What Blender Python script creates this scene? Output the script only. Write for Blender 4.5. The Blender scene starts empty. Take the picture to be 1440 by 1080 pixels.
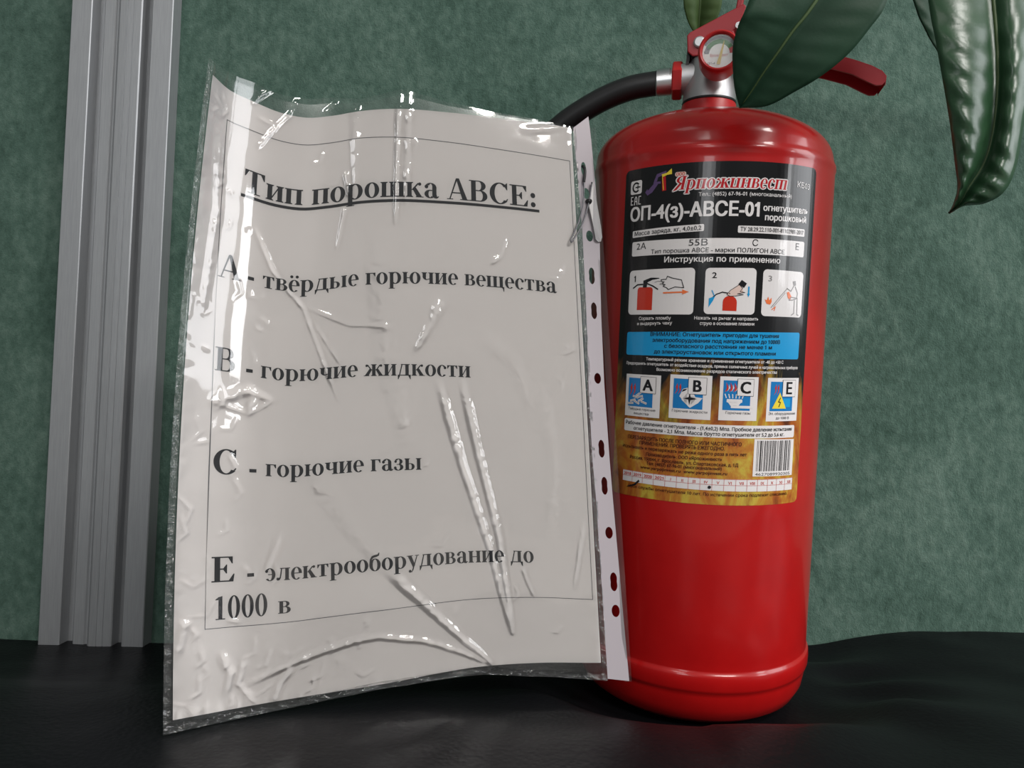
import bpy, bmesh, math, random
import numpy as np
import mathutils
from mathutils import Vector, Matrix, noise as mnoise
random.seed(7)
SC = bpy.context.scene
COL = SC.collection
# ---------------------------------------------------------------- camera
F = 1040.0                                   # focal length in pixels for a 1440 px wide frame
CAM = np.array([0.0, 0.0, 0.62])
PT, RL = math.radians(2.2), math.radians(1.7)
_up = np.array([0, -math.sin(PT), math.cos(PT)]); FW = np.array([0, math.cos(PT), math.sin(PT)]); _rt = np.array([1.0, 0, 0])
RT = math.cos(RL)*_rt + math.sin(RL)*_up; UP = -math.sin(RL)*_rt + math.cos(RL)*_up
cd = bpy.data.cameras.new('camera'); cam = bpy.data.objects.new('camera', cd); COL.objects.link(cam)
cd.sensor_width = 36; cd.lens = 36*F/1440; cd.clip_start = 0.01
cam.matrix_world = Matrix(((RT[0], UP[0], -FW[0], CAM[0]), (RT[1], UP[1], -FW[1], CAM[1]), (RT[2], UP[2], -FW[2], CAM[2]), (0, 0, 0, 1)))
SC.camera = cam
def at(px, py, Y):                           # a point at depth Y along the line of sight of a photo pixel
    r = FW + RT*((px-720)/F) + UP*((540-py)/F)
    return CAM + r*(Y/r[1])
# ---------------------------------------------------------------- world, lights, exposure
SC.view_settings.view_transform = 'Standard'; SC.view_settings.look = 'None'
SC.view_settings.exposure = 0.0; SC.view_settings.gamma = 1.0
w = bpy.data.worlds.new('world'); SC.world = w; w.use_nodes = True
w.node_tree.nodes['Background'].inputs[0].default_value = (0.80, 0.86, 0.84, 1)
w.node_tree.nodes['Background'].inputs[1].default_value = 0.19
def area(name, loc, target, sx, sy, power, col=(1, 1, 1)):
    l = bpy.data.lights.new(name, 'AREA'); l.shape = 'RECTANGLE'; l.size = sx; l.size_y = sy; l.energy = power; l.color = col
    o = bpy.data.objects.new(name, l); COL.objects.link(o); o.location = loc
    o.rotation_euler = (Vector(target)-Vector(loc)).to_track_quat('-Z', 'Y').to_euler()
    return o
for px, py, sx, pw in ((1.5, -2.4, 1.2, 138), (1.6, -0.8, 0.6, 38), (-0.9, -2.4, 0.6, 10), (-0.9, -0.8, 0.6, 2)):
    area('ceiling_panel', (px, py, 2.45), (px, py, 0), sx, 0.6, pw, (1, .97, .93))
area('window_and_fill_light', (-0.8, -2.7, 1.35), (0.1, 0.4, 0.6), 0.5, 1.1, 11, (.97, .98, 1))  # added fill light behind the viewer for film glints, not a known window
area('window_and_fill_light', (2.35, -0.95, 1.12), (0.0, 0.35, 0.65), 0.38, 0.75, 11, (.97, .98, 1))
area('window_and_fill_light', (2.05, -0.05, 1.30), (0.0, 0.05, 1.05), 0.8, 1.2, 18, (.95, .97, 1))

# ---------------------------------------------------------------- materials
def mat(name, col=(.5, .5, .5), rough=.5, metal=0, spec=.5, coat=0, coat_rough=.05, trans=0, ior=1.45):
    m = bpy.data.materials.new(name); m.use_nodes = True
    b = m.node_tree.nodes['Principled BSDF']
    b.inputs['Base Color'].default_value = (*col, 1); b.inputs['Roughness'].default_value = rough; b.inputs['Metallic'].default_value = metal
    b.inputs['Specular IOR Level'].default_value = spec; b.inputs['Coat Weight'].default_value = coat; b.inputs['Coat Roughness'].default_value = coat_rough
    b.inputs['Transmission Weight'].default_value = trans; b.inputs['IOR'].default_value = ior
    return m
def nd(m, t, **kw):
    n = m.node_tree.nodes.new(t)
    for k, v in kw.items():
        if hasattr(n, k): setattr(n, k, v)
        else: n.inputs[k].default_value = v
    return n
def ln(m, a, b): m.node_tree.links.new(a, b)
def ramp(m, fac, stops):
    r = nd(m, 'ShaderNodeValToRGB'); e = r.color_ramp.elements
    while len(e) < len(stops): e.new(0.5)
    for q, (p, c) in zip(e, stops): q.position = p; q.color = (*c, 1)
    ln(m, fac, r.inputs['Fac']); return r.outputs['Color']
def coords(m, scale=(1, 1, 1), kind='Object'):
    tc = nd(m, 'ShaderNodeTexCoord'); mp = nd(m, 'ShaderNodeMapping'); mp.inputs['Scale'].default_value = scale
    ln(m, tc.outputs[kind], mp.inputs['Vector']); return mp.outputs['Vector']
def noise(m, vec, scale, detail=4, rough=.55, dist=0):
    n = nd(m, 'ShaderNodeTexNoise'); n.inputs['Scale'].default_value = scale; n.inputs['Detail'].default_value = detail
    n.inputs['Roughness'].default_value = rough; n.inputs['Distortion'].default_value = dist
    ln(m, vec, n.inputs['Vector']); return n.outputs['Fac']
def bump(m, fac, strength, dist, prev=None):
    b = nd(m, 'ShaderNodeBump'); b.inputs['Strength'].default_value = strength; b.inputs['Distance'].default_value = dist
    ln(m, fac, b.inputs['Height'])
    if prev: ln(m, prev, b.inputs['Normal'])
    return b.outputs['Normal']
def bsdf(m): return m.node_tree.nodes['Principled BSDF']

def felt_material():
    m = mat('green_velour', rough=.95, spec=.1)
    v = coords(m)
    n1 = noise(m, v, 11, 5, .7, .6); n2 = noise(m, coords(m, (1, 1, .7)), 150, 4, .75)
    mx = nd(m, 'ShaderNodeMix', data_type='FLOAT'); mx.inputs[0].default_value = .52
    ln(m, n1, mx.inputs[2]); ln(m, n2, mx.inputs[3])
    c = ramp(m, mx.outputs[0], [(.33, (.028, .058, .044)), (.5, (.062, .110, .088)), (.67, (.112, .172, .142))])
    ln(m, c, bsdf(m).inputs['Base Color'])
    f = noise(m, coords(m), 900, 3, .7)
    nrm = bump(m, n2, .5, .003); nrm = bump(m, f, .6, .001, nrm)
    ln(m, nrm, bsdf(m).inputs['Normal'])
    bsdf(m).inputs['Sheen Weight'].default_value = .25; bsdf(m).inputs['Sheen Tint'].default_value = (.6, .8, .7, 1)
    return m
def leather_material():
    m = mat('black_leather', (.004, .004, .005), rough=.43, spec=.17)
    v = coords(m)
    vo = nd(m, 'ShaderNodeTexVoronoi'); vo.inputs['Scale'].default_value = 420; vo.feature = 'SMOOTH_F1'
    wv = nd(m, 'ShaderNodeMix', data_type='VECTOR'); wv.inputs[0].default_value = .0015
    nn = nd(m, 'ShaderNodeTexNoise'); nn.inputs['Scale'].default_value = 200; ln(m, v, nn.inputs['Vector'])
    ln(m, v, wv.inputs[4]); ln(m, nn.outputs['Color'], wv.inputs[5]); ln(m, wv.outputs[1], vo.inputs['Vector'])
    n2 = noise(m, v, 60, 4)
    nrm = bump(m, vo.outputs['Distance'], .22, .0009); nrm = bump(m, n2, .18, .002, nrm)
    ln(m, nrm, bsdf(m).inputs['Normal'])
    return m
def metal_brushed():
    m = mat('anodised_aluminium', (.50, .51, .53), rough=.5, metal=.6, spec=.4)
    n = noise(m, coords(m, (1, 1, .04)), 1500, 3)
    ln(m, ramp(m, n, [(.3, (.31, .32, .335)), (.7, (.36, .37, .385))]), bsdf(m).inputs['Base Color'])
    return m
def paint_material(name, c0, c1, rough=.28):
    m = mat(name, c0, rough=rough, spec=.35, coat=.4, coat_rough=.08)
    n = noise(m, coords(m), 26, 5, .6)
    ln(m, ramp(m, n, [(.35, c0), (.7, c1)]), bsdf(m).inputs['Base Color'])
    ln(m, bump(m, noise(m, coords(m), 45, 2), .05, .004), bsdf(m).inputs['Normal'])
    return m
def film_material(name, haze, rough, crinkle, k=1.5):
    m = bpy.data.materials.new(name); m.use_nodes = True; t = m.node_tree; t.nodes.clear()
    out = nd(m, 'ShaderNodeOutputMaterial'); tr = nd(m, 'ShaderNodeBsdfTransparent'); gl = nd(m, 'ShaderNodeBsdfGlossy'); df = nd(m, 'ShaderNodeBsdfDiffuse')
    tr.inputs[0].default_value = (.97, .975, .97, 1); gl.inputs['Roughness'].default_value = rough; df.inputs[0].default_value = (.75, .76, .75, 1)
    fr = nd(m, 'ShaderNodeFresnel'); fr.inputs[0].default_value = 1.5
    ml = nd(m, 'ShaderNodeMath', operation='MULTIPLY'); ml.inputs[1].default_value = k; ml.use_clamp = True
    ln(m, fr.outputs[0], ml.inputs[0])
    a = nd(m, 'ShaderNodeMixShader'); a.inputs[0].default_value = haze; ln(m, tr.outputs[0], a.inputs[1]); ln(m, df.outputs[0], a.inputs[2])
    b = nd(m, 'ShaderNodeMixShader'); ln(m, ml.outputs[0], b.inputs[0]); ln(m, a.outputs[0], b.inputs[1]); ln(m, gl.outputs[0], b.inputs[2])
    ln(m, b.outputs[0], out.inputs[0])
    if crinkle:
        n = noise(m, coords(m), 260, 3, .6, .8); nrm = bump(m, n, crinkle, .002)
        ln(m, nrm, gl.inputs['Normal']); ln(m, nrm, fr.inputs['Normal'])
    return m
def flame_material():
    m = mat('label_flame_print', rough=.20, spec=.3, coat=.25, coat_rough=.06)
    v = coords(m, (1, 1, 1), 'UV')
    sep = nd(m, 'ShaderNodeSeparateXYZ'); ln(m, v, sep.inputs[0])
    n1 = noise(m, coords(m, (4, 1.6, 1), 'UV'), 1.9, 4, .6, .8); n2 = noise(m, coords(m, (4.6, 3.4, 1), 'UV'), 1.7, 6, .62, .7)
    # height in the artwork plus ragged tongues: black sky above, fire below
    def math_(op, a, b):
        k = nd(m, 'ShaderNodeMath', operation=op)
        for i, q in enumerate((a, b)):
            if hasattr(q, 'node'): ln(m, q, k.inputs[i])
            else: k.inputs[i].default_value = q
        return k.outputs[0]
    h = math_('ADD', math_('MULTIPLY', sep.outputs[1], 1.0), math_('MULTIPLY', math_('SUBTRACT', n1, .5), -.62))
    fire = ramp(m, n2, [(.30, (.10, .022, .008)), (.42, (.32, .085, .016)), (.52, (.40, .17, .022)), (.62, (.45, .34, .045)), (.74, (.30, .13, .02))])
    mask = ramp(m, h, [(.22, (1, 1, 1)), (.30, (.55, .55, .55)), (.39, (0, 0, 0))])
    mix = nd(m, 'ShaderNodeMix', data_type='RGBA'); ln(m, mask, mix.inputs[0]); mix.inputs[6].default_value = (.008, .008, .009, 1); ln(m, fire, mix.inputs[7])
    ln(m, mix.outputs[2], bsdf(m).inputs['Base Color'])
    return m
def ink(name, col): return mat(name, col, rough=.20, spec=.3, coat=.25, coat_rough=.06)
M = dict(
    felt=felt_material(), leather=leather_material(), alu=metal_brushed(),
    red=paint_material('red_enamel', (.34, .0045, .005), (.40, .006, .006)),
    redplastic=mat('red_plastic', (.42, .012, .014), rough=.38), darkred=mat('dark_red_paint', (.30, .010, .016), rough=.4),
    chrome=mat('zinc_plated_steel', (.62, .62, .63), rough=.32, metal=1), cast=mat('cast_aluminium', (.52, .52, .53), rough=.45, metal=.85),
    rubber=mat('black_rubber', (.010, .010, .011), rough=.42), blackplastic=mat('black_plastic', (.012, .012, .012), rough=.5),
    paper=mat('white_paper', (.65, .615, .605), rough=.9, spec=.1), toner=mat('printer_toner', (.020, .020, .024), rough=.7, spec=.2), hairline=mat('grey_hairline', (.10, .10, .11), rough=.8),
    film=film_material('clear_film', .012, .045, 0, 1.5), backfilm=film_material('clear_back_film', .02, .12, 0), weld=film_material('welded_film', .035, .12, 1.0, 2.0),
    strip=mat('milky_plastic_strip', (.37, .335, .36), rough=.45, spec=.3), wire=mat('spring_steel_wire', (.12, .12, .13), rough=.4, metal=.9),
    blade=mat('nickel_plate', (.30, .29, .29), rough=.45, metal=.8),
    flame=flame_material(), white=ink('label_white', (.66, .63, .63)), black=ink('label_black', (.010, .010, .012)), blue=ink('label_blue', (.010, .27, .56)),
    picblue=ink('pictogram_blue', (.010, .16, .42)), inkred=ink('label_red', (.48, .030, .014)), brandred=ink('brand_red', (.40, .012, .018)), orange=ink('arrow_orange', (.72, .16, .05)), yellow=ink('label_yellow', (.70, .55, .05)),
    purple=ink('logo_purple', (.10, .06, .15)), grey=ink('label_grey', (.22, .21, .21)), skin=ink('label_skin', (.62, .47, .42)),
    dial=mat('gauge_dial_white', (.80, .79, .78), rough=.5), dialgreen=mat('gauge_green', (.09, .22, .10), rough=.5), dialgrey=mat('gauge_grey', (.20, .21, .22), rough=.5), needle=mat('gauge_needle', (.60, .42, .08), rough=.4),
    floor=mat('grey_floor', (.20, .19, .18), rough=.6), wood=mat('dark_wood', (.03, .02, .015), rough=.5), terracotta=mat('terracotta', (.35, .13, .07), rough=.8), soil=mat('soil', (.03, .02, .015), rough=1),
)
M['glass'] = film_material('gauge_glass', .0, .03, 0, .4)
def leaf_material(name, c0, c1, rough):
    m = mat(name, c0, rough=rough, spec=.22 if rough > .32 else .5, coat=0, coat_rough=.2)
    n = noise(m, coords(m, (1, 1, 1)), 60, 4)
    ln(m, ramp(m, n, [(.3, c0), (.7, c1)]), bsdf(m).inputs['Base Color'])
    ln(m, bump(m, noise(m, coords(m), 700, 2), .08, .0006), bsdf(m).inputs['Normal'])
    return m
M['leaf'] = leaf_material('dark_leaf', (.010, .035, .018), (.016, .048, .026), .5)
M['leafgloss'] = leaf_material('glossy_leaf', (.016, .050, .022), (.024, .066, .030), .32)
M['leafpale'] = leaf_material('pale_leaf', (.034, .066, .018), (.046, .080, .024), .6)
M['midrib'] = mat('leaf_midrib', (.055, .095, .030), rough=.5); M['stem'] = mat('plant_stem', (.06, .07, .03), rough=.7)

# ---------------------------------------------------------------- object helpers
def link_mesh(name, me, parent=None):
    o = bpy.data.objects.new(name, me); COL.objects.link(o)
    if parent is not None:
        o.parent = parent
        pm = Matrix.Translation(parent['base']) if 'base' in parent else Matrix()
        o.matrix_parent_inverse = pm.inverted()
    return o
def mesh_obj(name, verts, faces, mats, parent=None, fm=None, smooth=True, uv=None):
    me = bpy.data.meshes.new(name); me.from_pydata([tuple(v) for v in verts], [], [tuple(int(i) for i in f) for f in faces])
    for m in (mats if isinstance(mats, list) else [mats]): me.materials.append(m)
    if fm is not None: me.polygons.foreach_set('material_index', np.asarray(fm, dtype=np.int32))
    if smooth: me.polygons.foreach_set('use_smooth', np.ones(len(me.polygons), dtype=bool))
    if uv is not None:
        l = me.uv_layers.new(name='UVMap'); idx = np.zeros(len(me.loops), dtype=np.int32); me.loops.foreach_get('vertex_index', idx)
        l.data.foreach_set('uv', np.asarray(uv, dtype=np.float32)[idx].ravel())
    me.update()
    return link_mesh(name, me, parent)
def bm_obj(name, bm, mats, parent=None, smooth=True):
    me = bpy.data.meshes.new(name); bmesh.ops.recalc_face_normals(bm, faces=bm.faces); bm.to_mesh(me); bm.free()
    for m in (mats if isinstance(mats, list) else [mats]): me.materials.append(m)
    if smooth: me.polygons.foreach_set('use_smooth', np.ones(len(me.polygons), dtype=bool))
    return link_mesh(name, me, parent)
def sharp(o, deg=35):
    o.data.set_sharp_from_angle(angle=math.radians(deg)); return o
def thing(name, label, cat, loc):
    o = bpy.data.objects.new(name, None); COL.objects.link(o); o.empty_display_size = .02
    o.location = loc; o['label'] = label; o['category'] = cat; o['base'] = [float(q) for q in loc]
    return o
def tidy(o):
    if 'base' in o: del o['base']
def grid_faces(nu, nv, close_u=False):
    f = []
    for i in range(nu if close_u else nu-1):
        for j in range(nv-1):
            a = i*nv+j; b = ((i+1) % nu)*nv+j
            f.append((a, b, b+1, a+1))
    return f
def lathe(prof, seg, fr):                    # prof: (r, h) pairs, fr(x, y, h) -> world point
    v, n = [], len(prof)
    for i in range(seg):
        a = 2*math.pi*i/seg
        for r, h in prof: v.append(fr(r*math.sin(a), r*math.cos(a), h))
    return v, grid_faces(seg, n, True)
def catmull(pts, n):
    p = [np.array(q, float) for q in pts]; p = [2*p[0]-p[1]]+p+[2*p[-1]-p[-2]]; out = []
    for i in range(1, len(p)-2):
        for k in range(n):
            t = k/n
            out.append(.5*((2*p[i])+(-p[i-1]+p[i+1])*t+(2*p[i-1]-5*p[i]+4*p[i+1]-p[i+2])*t*t+(-p[i-1]+3*p[i]-3*p[i+1]+p[i+2])*t**3))
    out.append(p[-2]); return out
def tube(pts, rad, seg=14, caps=True):
    pts = [np.array(q, float) for q in pts]; n = len(pts); v = []
    rad = rad if hasattr(rad, '__len__') else [rad]*n
    up = None
    for i in range(n):
        t = pts[min(i+1, n-1)]-pts[max(i-1, 0)]; t = t/np.linalg.norm(t)
        if up is None:
            up = np.cross(t, [0.3, .2, 1]); up /= np.linalg.norm(up)
        else:
            up = up-t*(up@t); up /= np.linalg.norm(up)
        b = np.cross(t, up)
        for k in range(seg):
            a = 2*math.pi*k/seg; v.append(pts[i]+rad[i]*(math.cos(a)*up+math.sin(a)*b))
    f = []
    for i in range(n-1):
        for k in range(seg):
            k2 = (k+1) % seg; f.append((i*seg+k, i*seg+k2, (i+1)*seg+k2, (i+1)*seg+k))
    if caps: f.append(tuple(range(seg))[::-1]); f.append(tuple((n-1)*seg+k for k in range(seg)))
    return v, f
def prism(poly, y0, y1, fr):                 # extruded outline (x, h) between depths y0 and y1
    n = len(poly); v = [fr(x, y0, h) for x, h in poly]+[fr(x, y1, h) for x, h in poly]
    f = [tuple(range(n)), tuple(range(2*n-1, n-1, -1))]+[(i, i+n, (i+1) % n+n, (i+1) % n) for i in range(n)]
    return v, f
def bevel(o, wd, seg=2):
    b = o.modifiers.new('bevel', 'BEVEL'); b.width = wd; b.segments = seg; b.limit_method = 'ANGLE'; b.angle_limit = math.radians(40); return o
def join(*vf):
    V, Fc = [], []
    for v, f in vf:
        k = len(V); V += list(v); Fc += [tuple(i+k for i in q) for q in f]
    return V, Fc
def box(c, s):
    c = np.array(c); s = np.array(s)/2
    v = [c+s*np.array(q) for q in ((-1, -1, -1), (1, -1, -1), (1, 1, -1), (-1, 1, -1), (-1, -1, 1), (1, -1, 1), (1, 1, 1), (-1, 1, 1))]
    return v, [(0, 3, 2, 1), (4, 5, 6, 7), (0, 1, 5, 4), (1, 2, 6, 5), (2, 3, 7, 6), (3, 0, 4, 7)]

# ---------------------------------------------------------------- the setting
WALL_Y = 0.585
v, f = box((0, WALL_Y+.05, 1.25), (4.6, .10, 2.5)); o = mesh_obj('wall_back', v, f, M['felt'], smooth=False); o['kind'] = 'structure'
v, f = box((0, -1.2, -.03), (4.6, 3.7, .06)); o = mesh_obj('floor', v, f, M['floor'], smooth=False); o['kind'] = 'structure'
# aluminium joint profile: cross-section (x mm, depth mm proud of the wall), extruded upwards
TX0 = -0.3555
sec = [(0, 0), (0, 13.4), (.6, 14), (15.6, 14), (16.2, 13.4), (16.2, 2), (24, 2), (24, 9.4), (24.6, 10), (32.6, 10), (33.6, 8.6), (34.6, 8.6), (37, 12.6), (38.4, 13.4), (43.8, 13.6), (44, 13.1), (44.6, 13.1), (44.8, 13.6), (48.6, 13.6), (48.8, 13.1), (49.4, 13.1), (49.6, 13.6), (54.8, 13.6), (55.6, 12.8), (55.6, 2), (63.4, 2), (63.4, 13.2), (64.2, 14), (79.4, 14), (80, 13.4), (80, 0)]
n = len(sec); v = [(TX0+x/1000, WALL_Y-d/1000, z) for z in (0.05, 2.5) for x, d in sec]
f = [tuple(range(n)), tuple(range(2*n-1, n-1, -1))]+[(i, (i+1) % n, (i+1) % n+n, i+n) for i in range(n)]
o = mesh_obj('trim_1', v, f, M['alu'], smooth=False); o['kind'] = 'structure'

# ---------------------------------------------------------------- extinguisher frame: x to the right, y towards the viewer, h up its axis
_a, _b = 0.0065, 0.1014
EO = np.array([0.1187, 0.468, 0.6274]); ED = np.array([math.sin(_a), -math.sin(_b), 1.0]); ED /= np.linalg.norm(ED)
EV = CAM-EO; EV = EV-ED*(EV@ED); EV /= np.linalg.norm(EV); ES = np.cross(ED, EV)
def E(x, y, h): return EO+ES*(x/1000)+EV*(y/1000)+ED*(h/1000)
ER = 70.9

# ---------------------------------------------------------------- black leather bench
def seat_z(x, y):
    z = .4692
    # softer and lower towards the left back corner, crest towards the right back
    lb = 1/(1+math.exp(-(y-.45)/.025))
    z -= lb*(.015+.022*(1/(1+math.exp((x+.02)/.06)))+.010*math.exp(-((x-.21)/.06)**2)-.007*(1/(1+math.exp(-(x-.30)/.03))))
    z += .004*math.exp(-((x-.02)/.16)**2-((y-.33)/.06)**2)
    # rolled front edge
    if y < .24: z -= (.24-y)**2*1.6
    # folds radiating from the weight of the extinguisher
    cx, cy = .1187+.001, .484
    dx, dy = x-cx, y-cy; r = math.hypot(dx, dy); th = math.atan2(dy, dx)
    fold = math.exp(-((r-.115)/.05)**2)
    z += (fold*.0034*(.35 if dy < -.05 and dx < -.02 else 1))*math.sin(9*th+3*math.sin(2*th)+22*r) + .0012*math.exp(-((r-.17)/.07)**2)*math.sin(60*r+4*th)
    # dent
    base = .4505+(y-.484)*.1012
    t = min(max((r-.066)/.062, 0), 1); t = t*t*(3-2*t)
    return base*(1-t)+z*t if r < .128 else z
xs = np.linspace(-.95, .52, 300); ys = np.linspace(.03, .582, 150)
V = [(x, y, seat_z(x, y)+.0008*mnoise.noise((x*30, y*30, 0))) for x in xs for y in ys]
Fc = grid_faces(len(xs), len(ys))
nu, nv = len(xs), len(ys)
rim = [i*nv for i in range(nu)]+[(nu-1)*nv+j for j in range(1, nv)]+[i*nv+nv-1 for i in range(nu-2, -1, -1)]+[j for j in range(nv-2, 0, -1)]
k = len(V); V += [(V[i][0], V[i][1], .33) for i in rim]; L_ = len(rim)
Fc += [(rim[i], k+i, k+(i+1) % L_, rim[(i+1) % L_]) for i in range(L_)]+[tuple(k+i for i in range(L_))]
bench = thing('leather_bench', 'long black leather bench with a soft dented seat against the green wall', 'bench', (-.215, .31, 0))
o = mesh_obj('seat_cushion', V, Fc, M['leather'], bench); sharp(o, 50)
v, f = box((-.215, .306, .235), (1.44, .53, .19)); o = mesh_obj('bench_frame', v, f, M['leather'], bench, smooth=False); bevel(o, .01)
for sx in (-.88, .45):
    for sy in (.10, .52):
        v, f = lathe([(0, 0), (22, 0), (24, 4), (28, 139), (26, 141), (0, 141)], 20, lambda x, y, h: np.array([sx+x/1000, sy+y/1000, h/1000]))
        mesh_obj('leg', v, f, M['wood'], bench)

# ---------------------------------------------------------------- fire extinguisher
ext = thing('fire_extinguisher', 'red powder fire extinguisher with a printed label, gauge and black hose, standing on the bench', 'fire extinguisher', tuple(E(0, 0, -176)))
prof = [(0, -176), (52, -176), (60, -174.5), (66, -170), (69.6, -163), (70.9, -155), (71.0, -153), (71.9, -152), (72.4, -150.4), (72.5, -146.5), (72.3, -143.2), (71.8, -141.8), (71.0, -141), (70.9, -140)]
prof += [(70.9, h) for h in np.linspace(-135, 138, 24)]
prof += [(71.0, 141), (71.6, 142.4), (71.6, 144.5), (71.0, 146), (70.6, 147.5)]
prof += [(70.4*math.sin(t), 147.5+31.0*math.cos(t)**.88) for t in [math.radians(q) for q in range(84, 11, -4)]]+[(10, 178.4), (0, 178.5)]
def fr_shift(x, y, h):
    t = min(max((h-140)/50, 0), 1); return E(x-3.5*t, y, h)
v, f = lathe(prof, 128, fr_shift); o = mesh_obj('cylinder_body', v, f, M['red'], ext)
NX = -3.6
def EN(x, y, h): return E(x+NX, y, h)
v, f = lathe([(0, 172), (17.6, 172), (17.4, 179), (16.8, 181), (16.4, 185.6), (15.8, 186.9), (0, 186.9)], 48, EN); sharp(mesh_obj('neck_collar', v, f, M['redplastic'], ext))
v, f = lathe([(0, 186.6), (16.2, 186.6), (16.2, 188.0), (0, 188.0)], 48, EN); mesh_obj('seal_ring', v, f, M['rubber'], ext)
body = lathe([(0, 187.8), (15.9, 187.8), (15.9, 191.5), (15.2, 196), (14.4, 199.5), (13.4, 203), (12.6, 208), (12.4, 213), (11.2, 214.4), (0, 214.4)], 40, EN)
side = tube([EN(-4, 0, 203.5), EN(-17.5, 0, 203)], [.0093, .0093], 28)
front = tube([EN(2, 2, 205), EN(2, 17, 205)], [.007, .007], 24)
v, f = join(body, side, front); sharp(mesh_obj('valve_body', v, f, M['cast'], ext))
# hex nut, ferrule and hose on the left outlet
def hexnut(x0, x1, rad, h0):
    V = []
    for x, k in ((x0, .93), (x0+.8, 1), (x1-.8, 1), (x1, .93)):
        for i in range(6):
            a = math.pi/3*i+.25; V.append(E(x, rad*k*math.cos(a), h0+rad*k*math.sin(a)))
    Fc = [(j*6+i, j*6+(i+1) % 6, (j+1)*6+(i+1) % 6, (j+1)*6+i) for j in range(3) for i in range(6)]+[(0, 1, 2, 3, 4, 5), (23, 22, 21, 20, 19, 18)]
    return V, Fc
v, f = hexnut(-26.4, -20.4, 11.2, 202.4); mesh_obj('hex_nut', v, f, M['redplastic'], ext, smooth=False)
v, f = tube([E(-24, 0, 202.2), E(-27.4, 0, 202.1), E(-27.5, 0, 202.1), E(-35.6, 0, 201.6), E(-36, 0, 201.6)], [7.8e-3*1, 7.8e-3, 8.1e-3, 8.1e-3, 7.6e-3], 30)
sharp(mesh_obj('hose_ferrule', v, f, M['chrome'], ext))
hp = [E(-34, 0, 201.7), E(-50.7, 0, 199.6), E(-66.2, -1, 195), E(-81, -2, 188), E(-95.6, -3, 179), E(-110, -4, 166), E(-121, -5, 150), E(-128, -6, 128), E(-131, -7, 95), E(-131, -8, 40), E(-130, -9, -20)]
hose = catmull(hp, 8)
v, f = tube(hose, .0074, 22); mesh_obj('hose', v, f, M['rubber'], ext)
v, f = tube([E(-130, -9, -16), E(-130, -9, -22), E(-130, -9, -70), E(-130, -9, -90)], [.0086, .0092, .0080, .0062], 20); mesh_obj('nozzle', v, f, M['blackplastic'], ext)
# operating lever: channel with two side plates and a top web
lev = [(-14.6, 213.2), (-17.6, 216.0), (-18.4, 225.6), (-16.8, 227.4), (13.6, 242.0), (15.2, 240.6), (12.2, 231.6), (10.6, 228.4), (8.5, 226.6), (9.8, 224.6), (8.0, 219.0), (-7.8, 213.2)]
pl1 = prism(lev, 9.0, 10.4, E); pl2 = prism(lev, -10.4, -9.0, E)
web = prism([(-18.4, 225.6), (-16.8, 227.4), (13.6, 242.0), (14.2, 240.9), (-16.2, 226.2), (-17.4, 224.6)], -9.2, 9.2, E)
arm = prism([(9.0, 238.6), (13.0, 241.4), (15, 258), (36, 292), (52, 302), (51, 304), (33, 294), (12, 259)], -8.6, 8.6, E)
v, f = join(pl1, pl2, web, arm); lever = mesh_obj('operating_lever', v, f, M['darkred'], ext, smooth=False); bevel(lever, .0006)
v, f = tube([E(-10.9, -12, 221), E(-10.9, 11.4, 221), E(-10.9, 12.0, 221)], [.0034, .0034, .0026], 20); sharp(mesh_obj('pivot_rivet', v, f, M['cast'], ext))
v, f = tube([E(11.5, -11, 229.4), E(11.5, 11.4, 229.4)], .0020, 14); sharp(mesh_obj('safety_pin', v, f, M['cast'], ext))
v, f = join(prism([(-18.6, 205), (-17.0, 205), (-15.6, 221), (-17.8, 222)], -7, 7, E), prism([(-15.4, 213), (4, 213), (4, 219), (-14.4, 219)], -7.5, 7.5, E)); mesh_obj('lever_bracket', v, f, M['blackplastic'], ext, smooth=False)
# carrying handle, drooping to the right
top = [(-6, 214.5), (12, 216), (30, 216.2), (48, 214.5), (63.5, 210.6), (76, 206.6), (86, 202.6), (92, 199.2), (94.4, 196.2), (94.2, 193.2), (92.2, 191.2), (89, 191.2), (85, 193.2), (76, 198.2), (63.5, 202.2), (48, 206), (30, 208), (12, 208.2), (-6, 208)]
inner = [(x, h) for x, h in top]
ha = prism(top, 8.2, 9.6, E); hb = prism(top, -9.6, -8.2, E)
roof = top[:10]; rv = prism(roof+[(x, h-1.4) for x, h in roof[::-1]], -9.0, 9.0, E)
v, f = join(ha, hb, rv); hd = mesh_obj('carrying_handle', v, f, M['darkred'], ext, smooth=False); bevel(hd, .0005)
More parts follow.
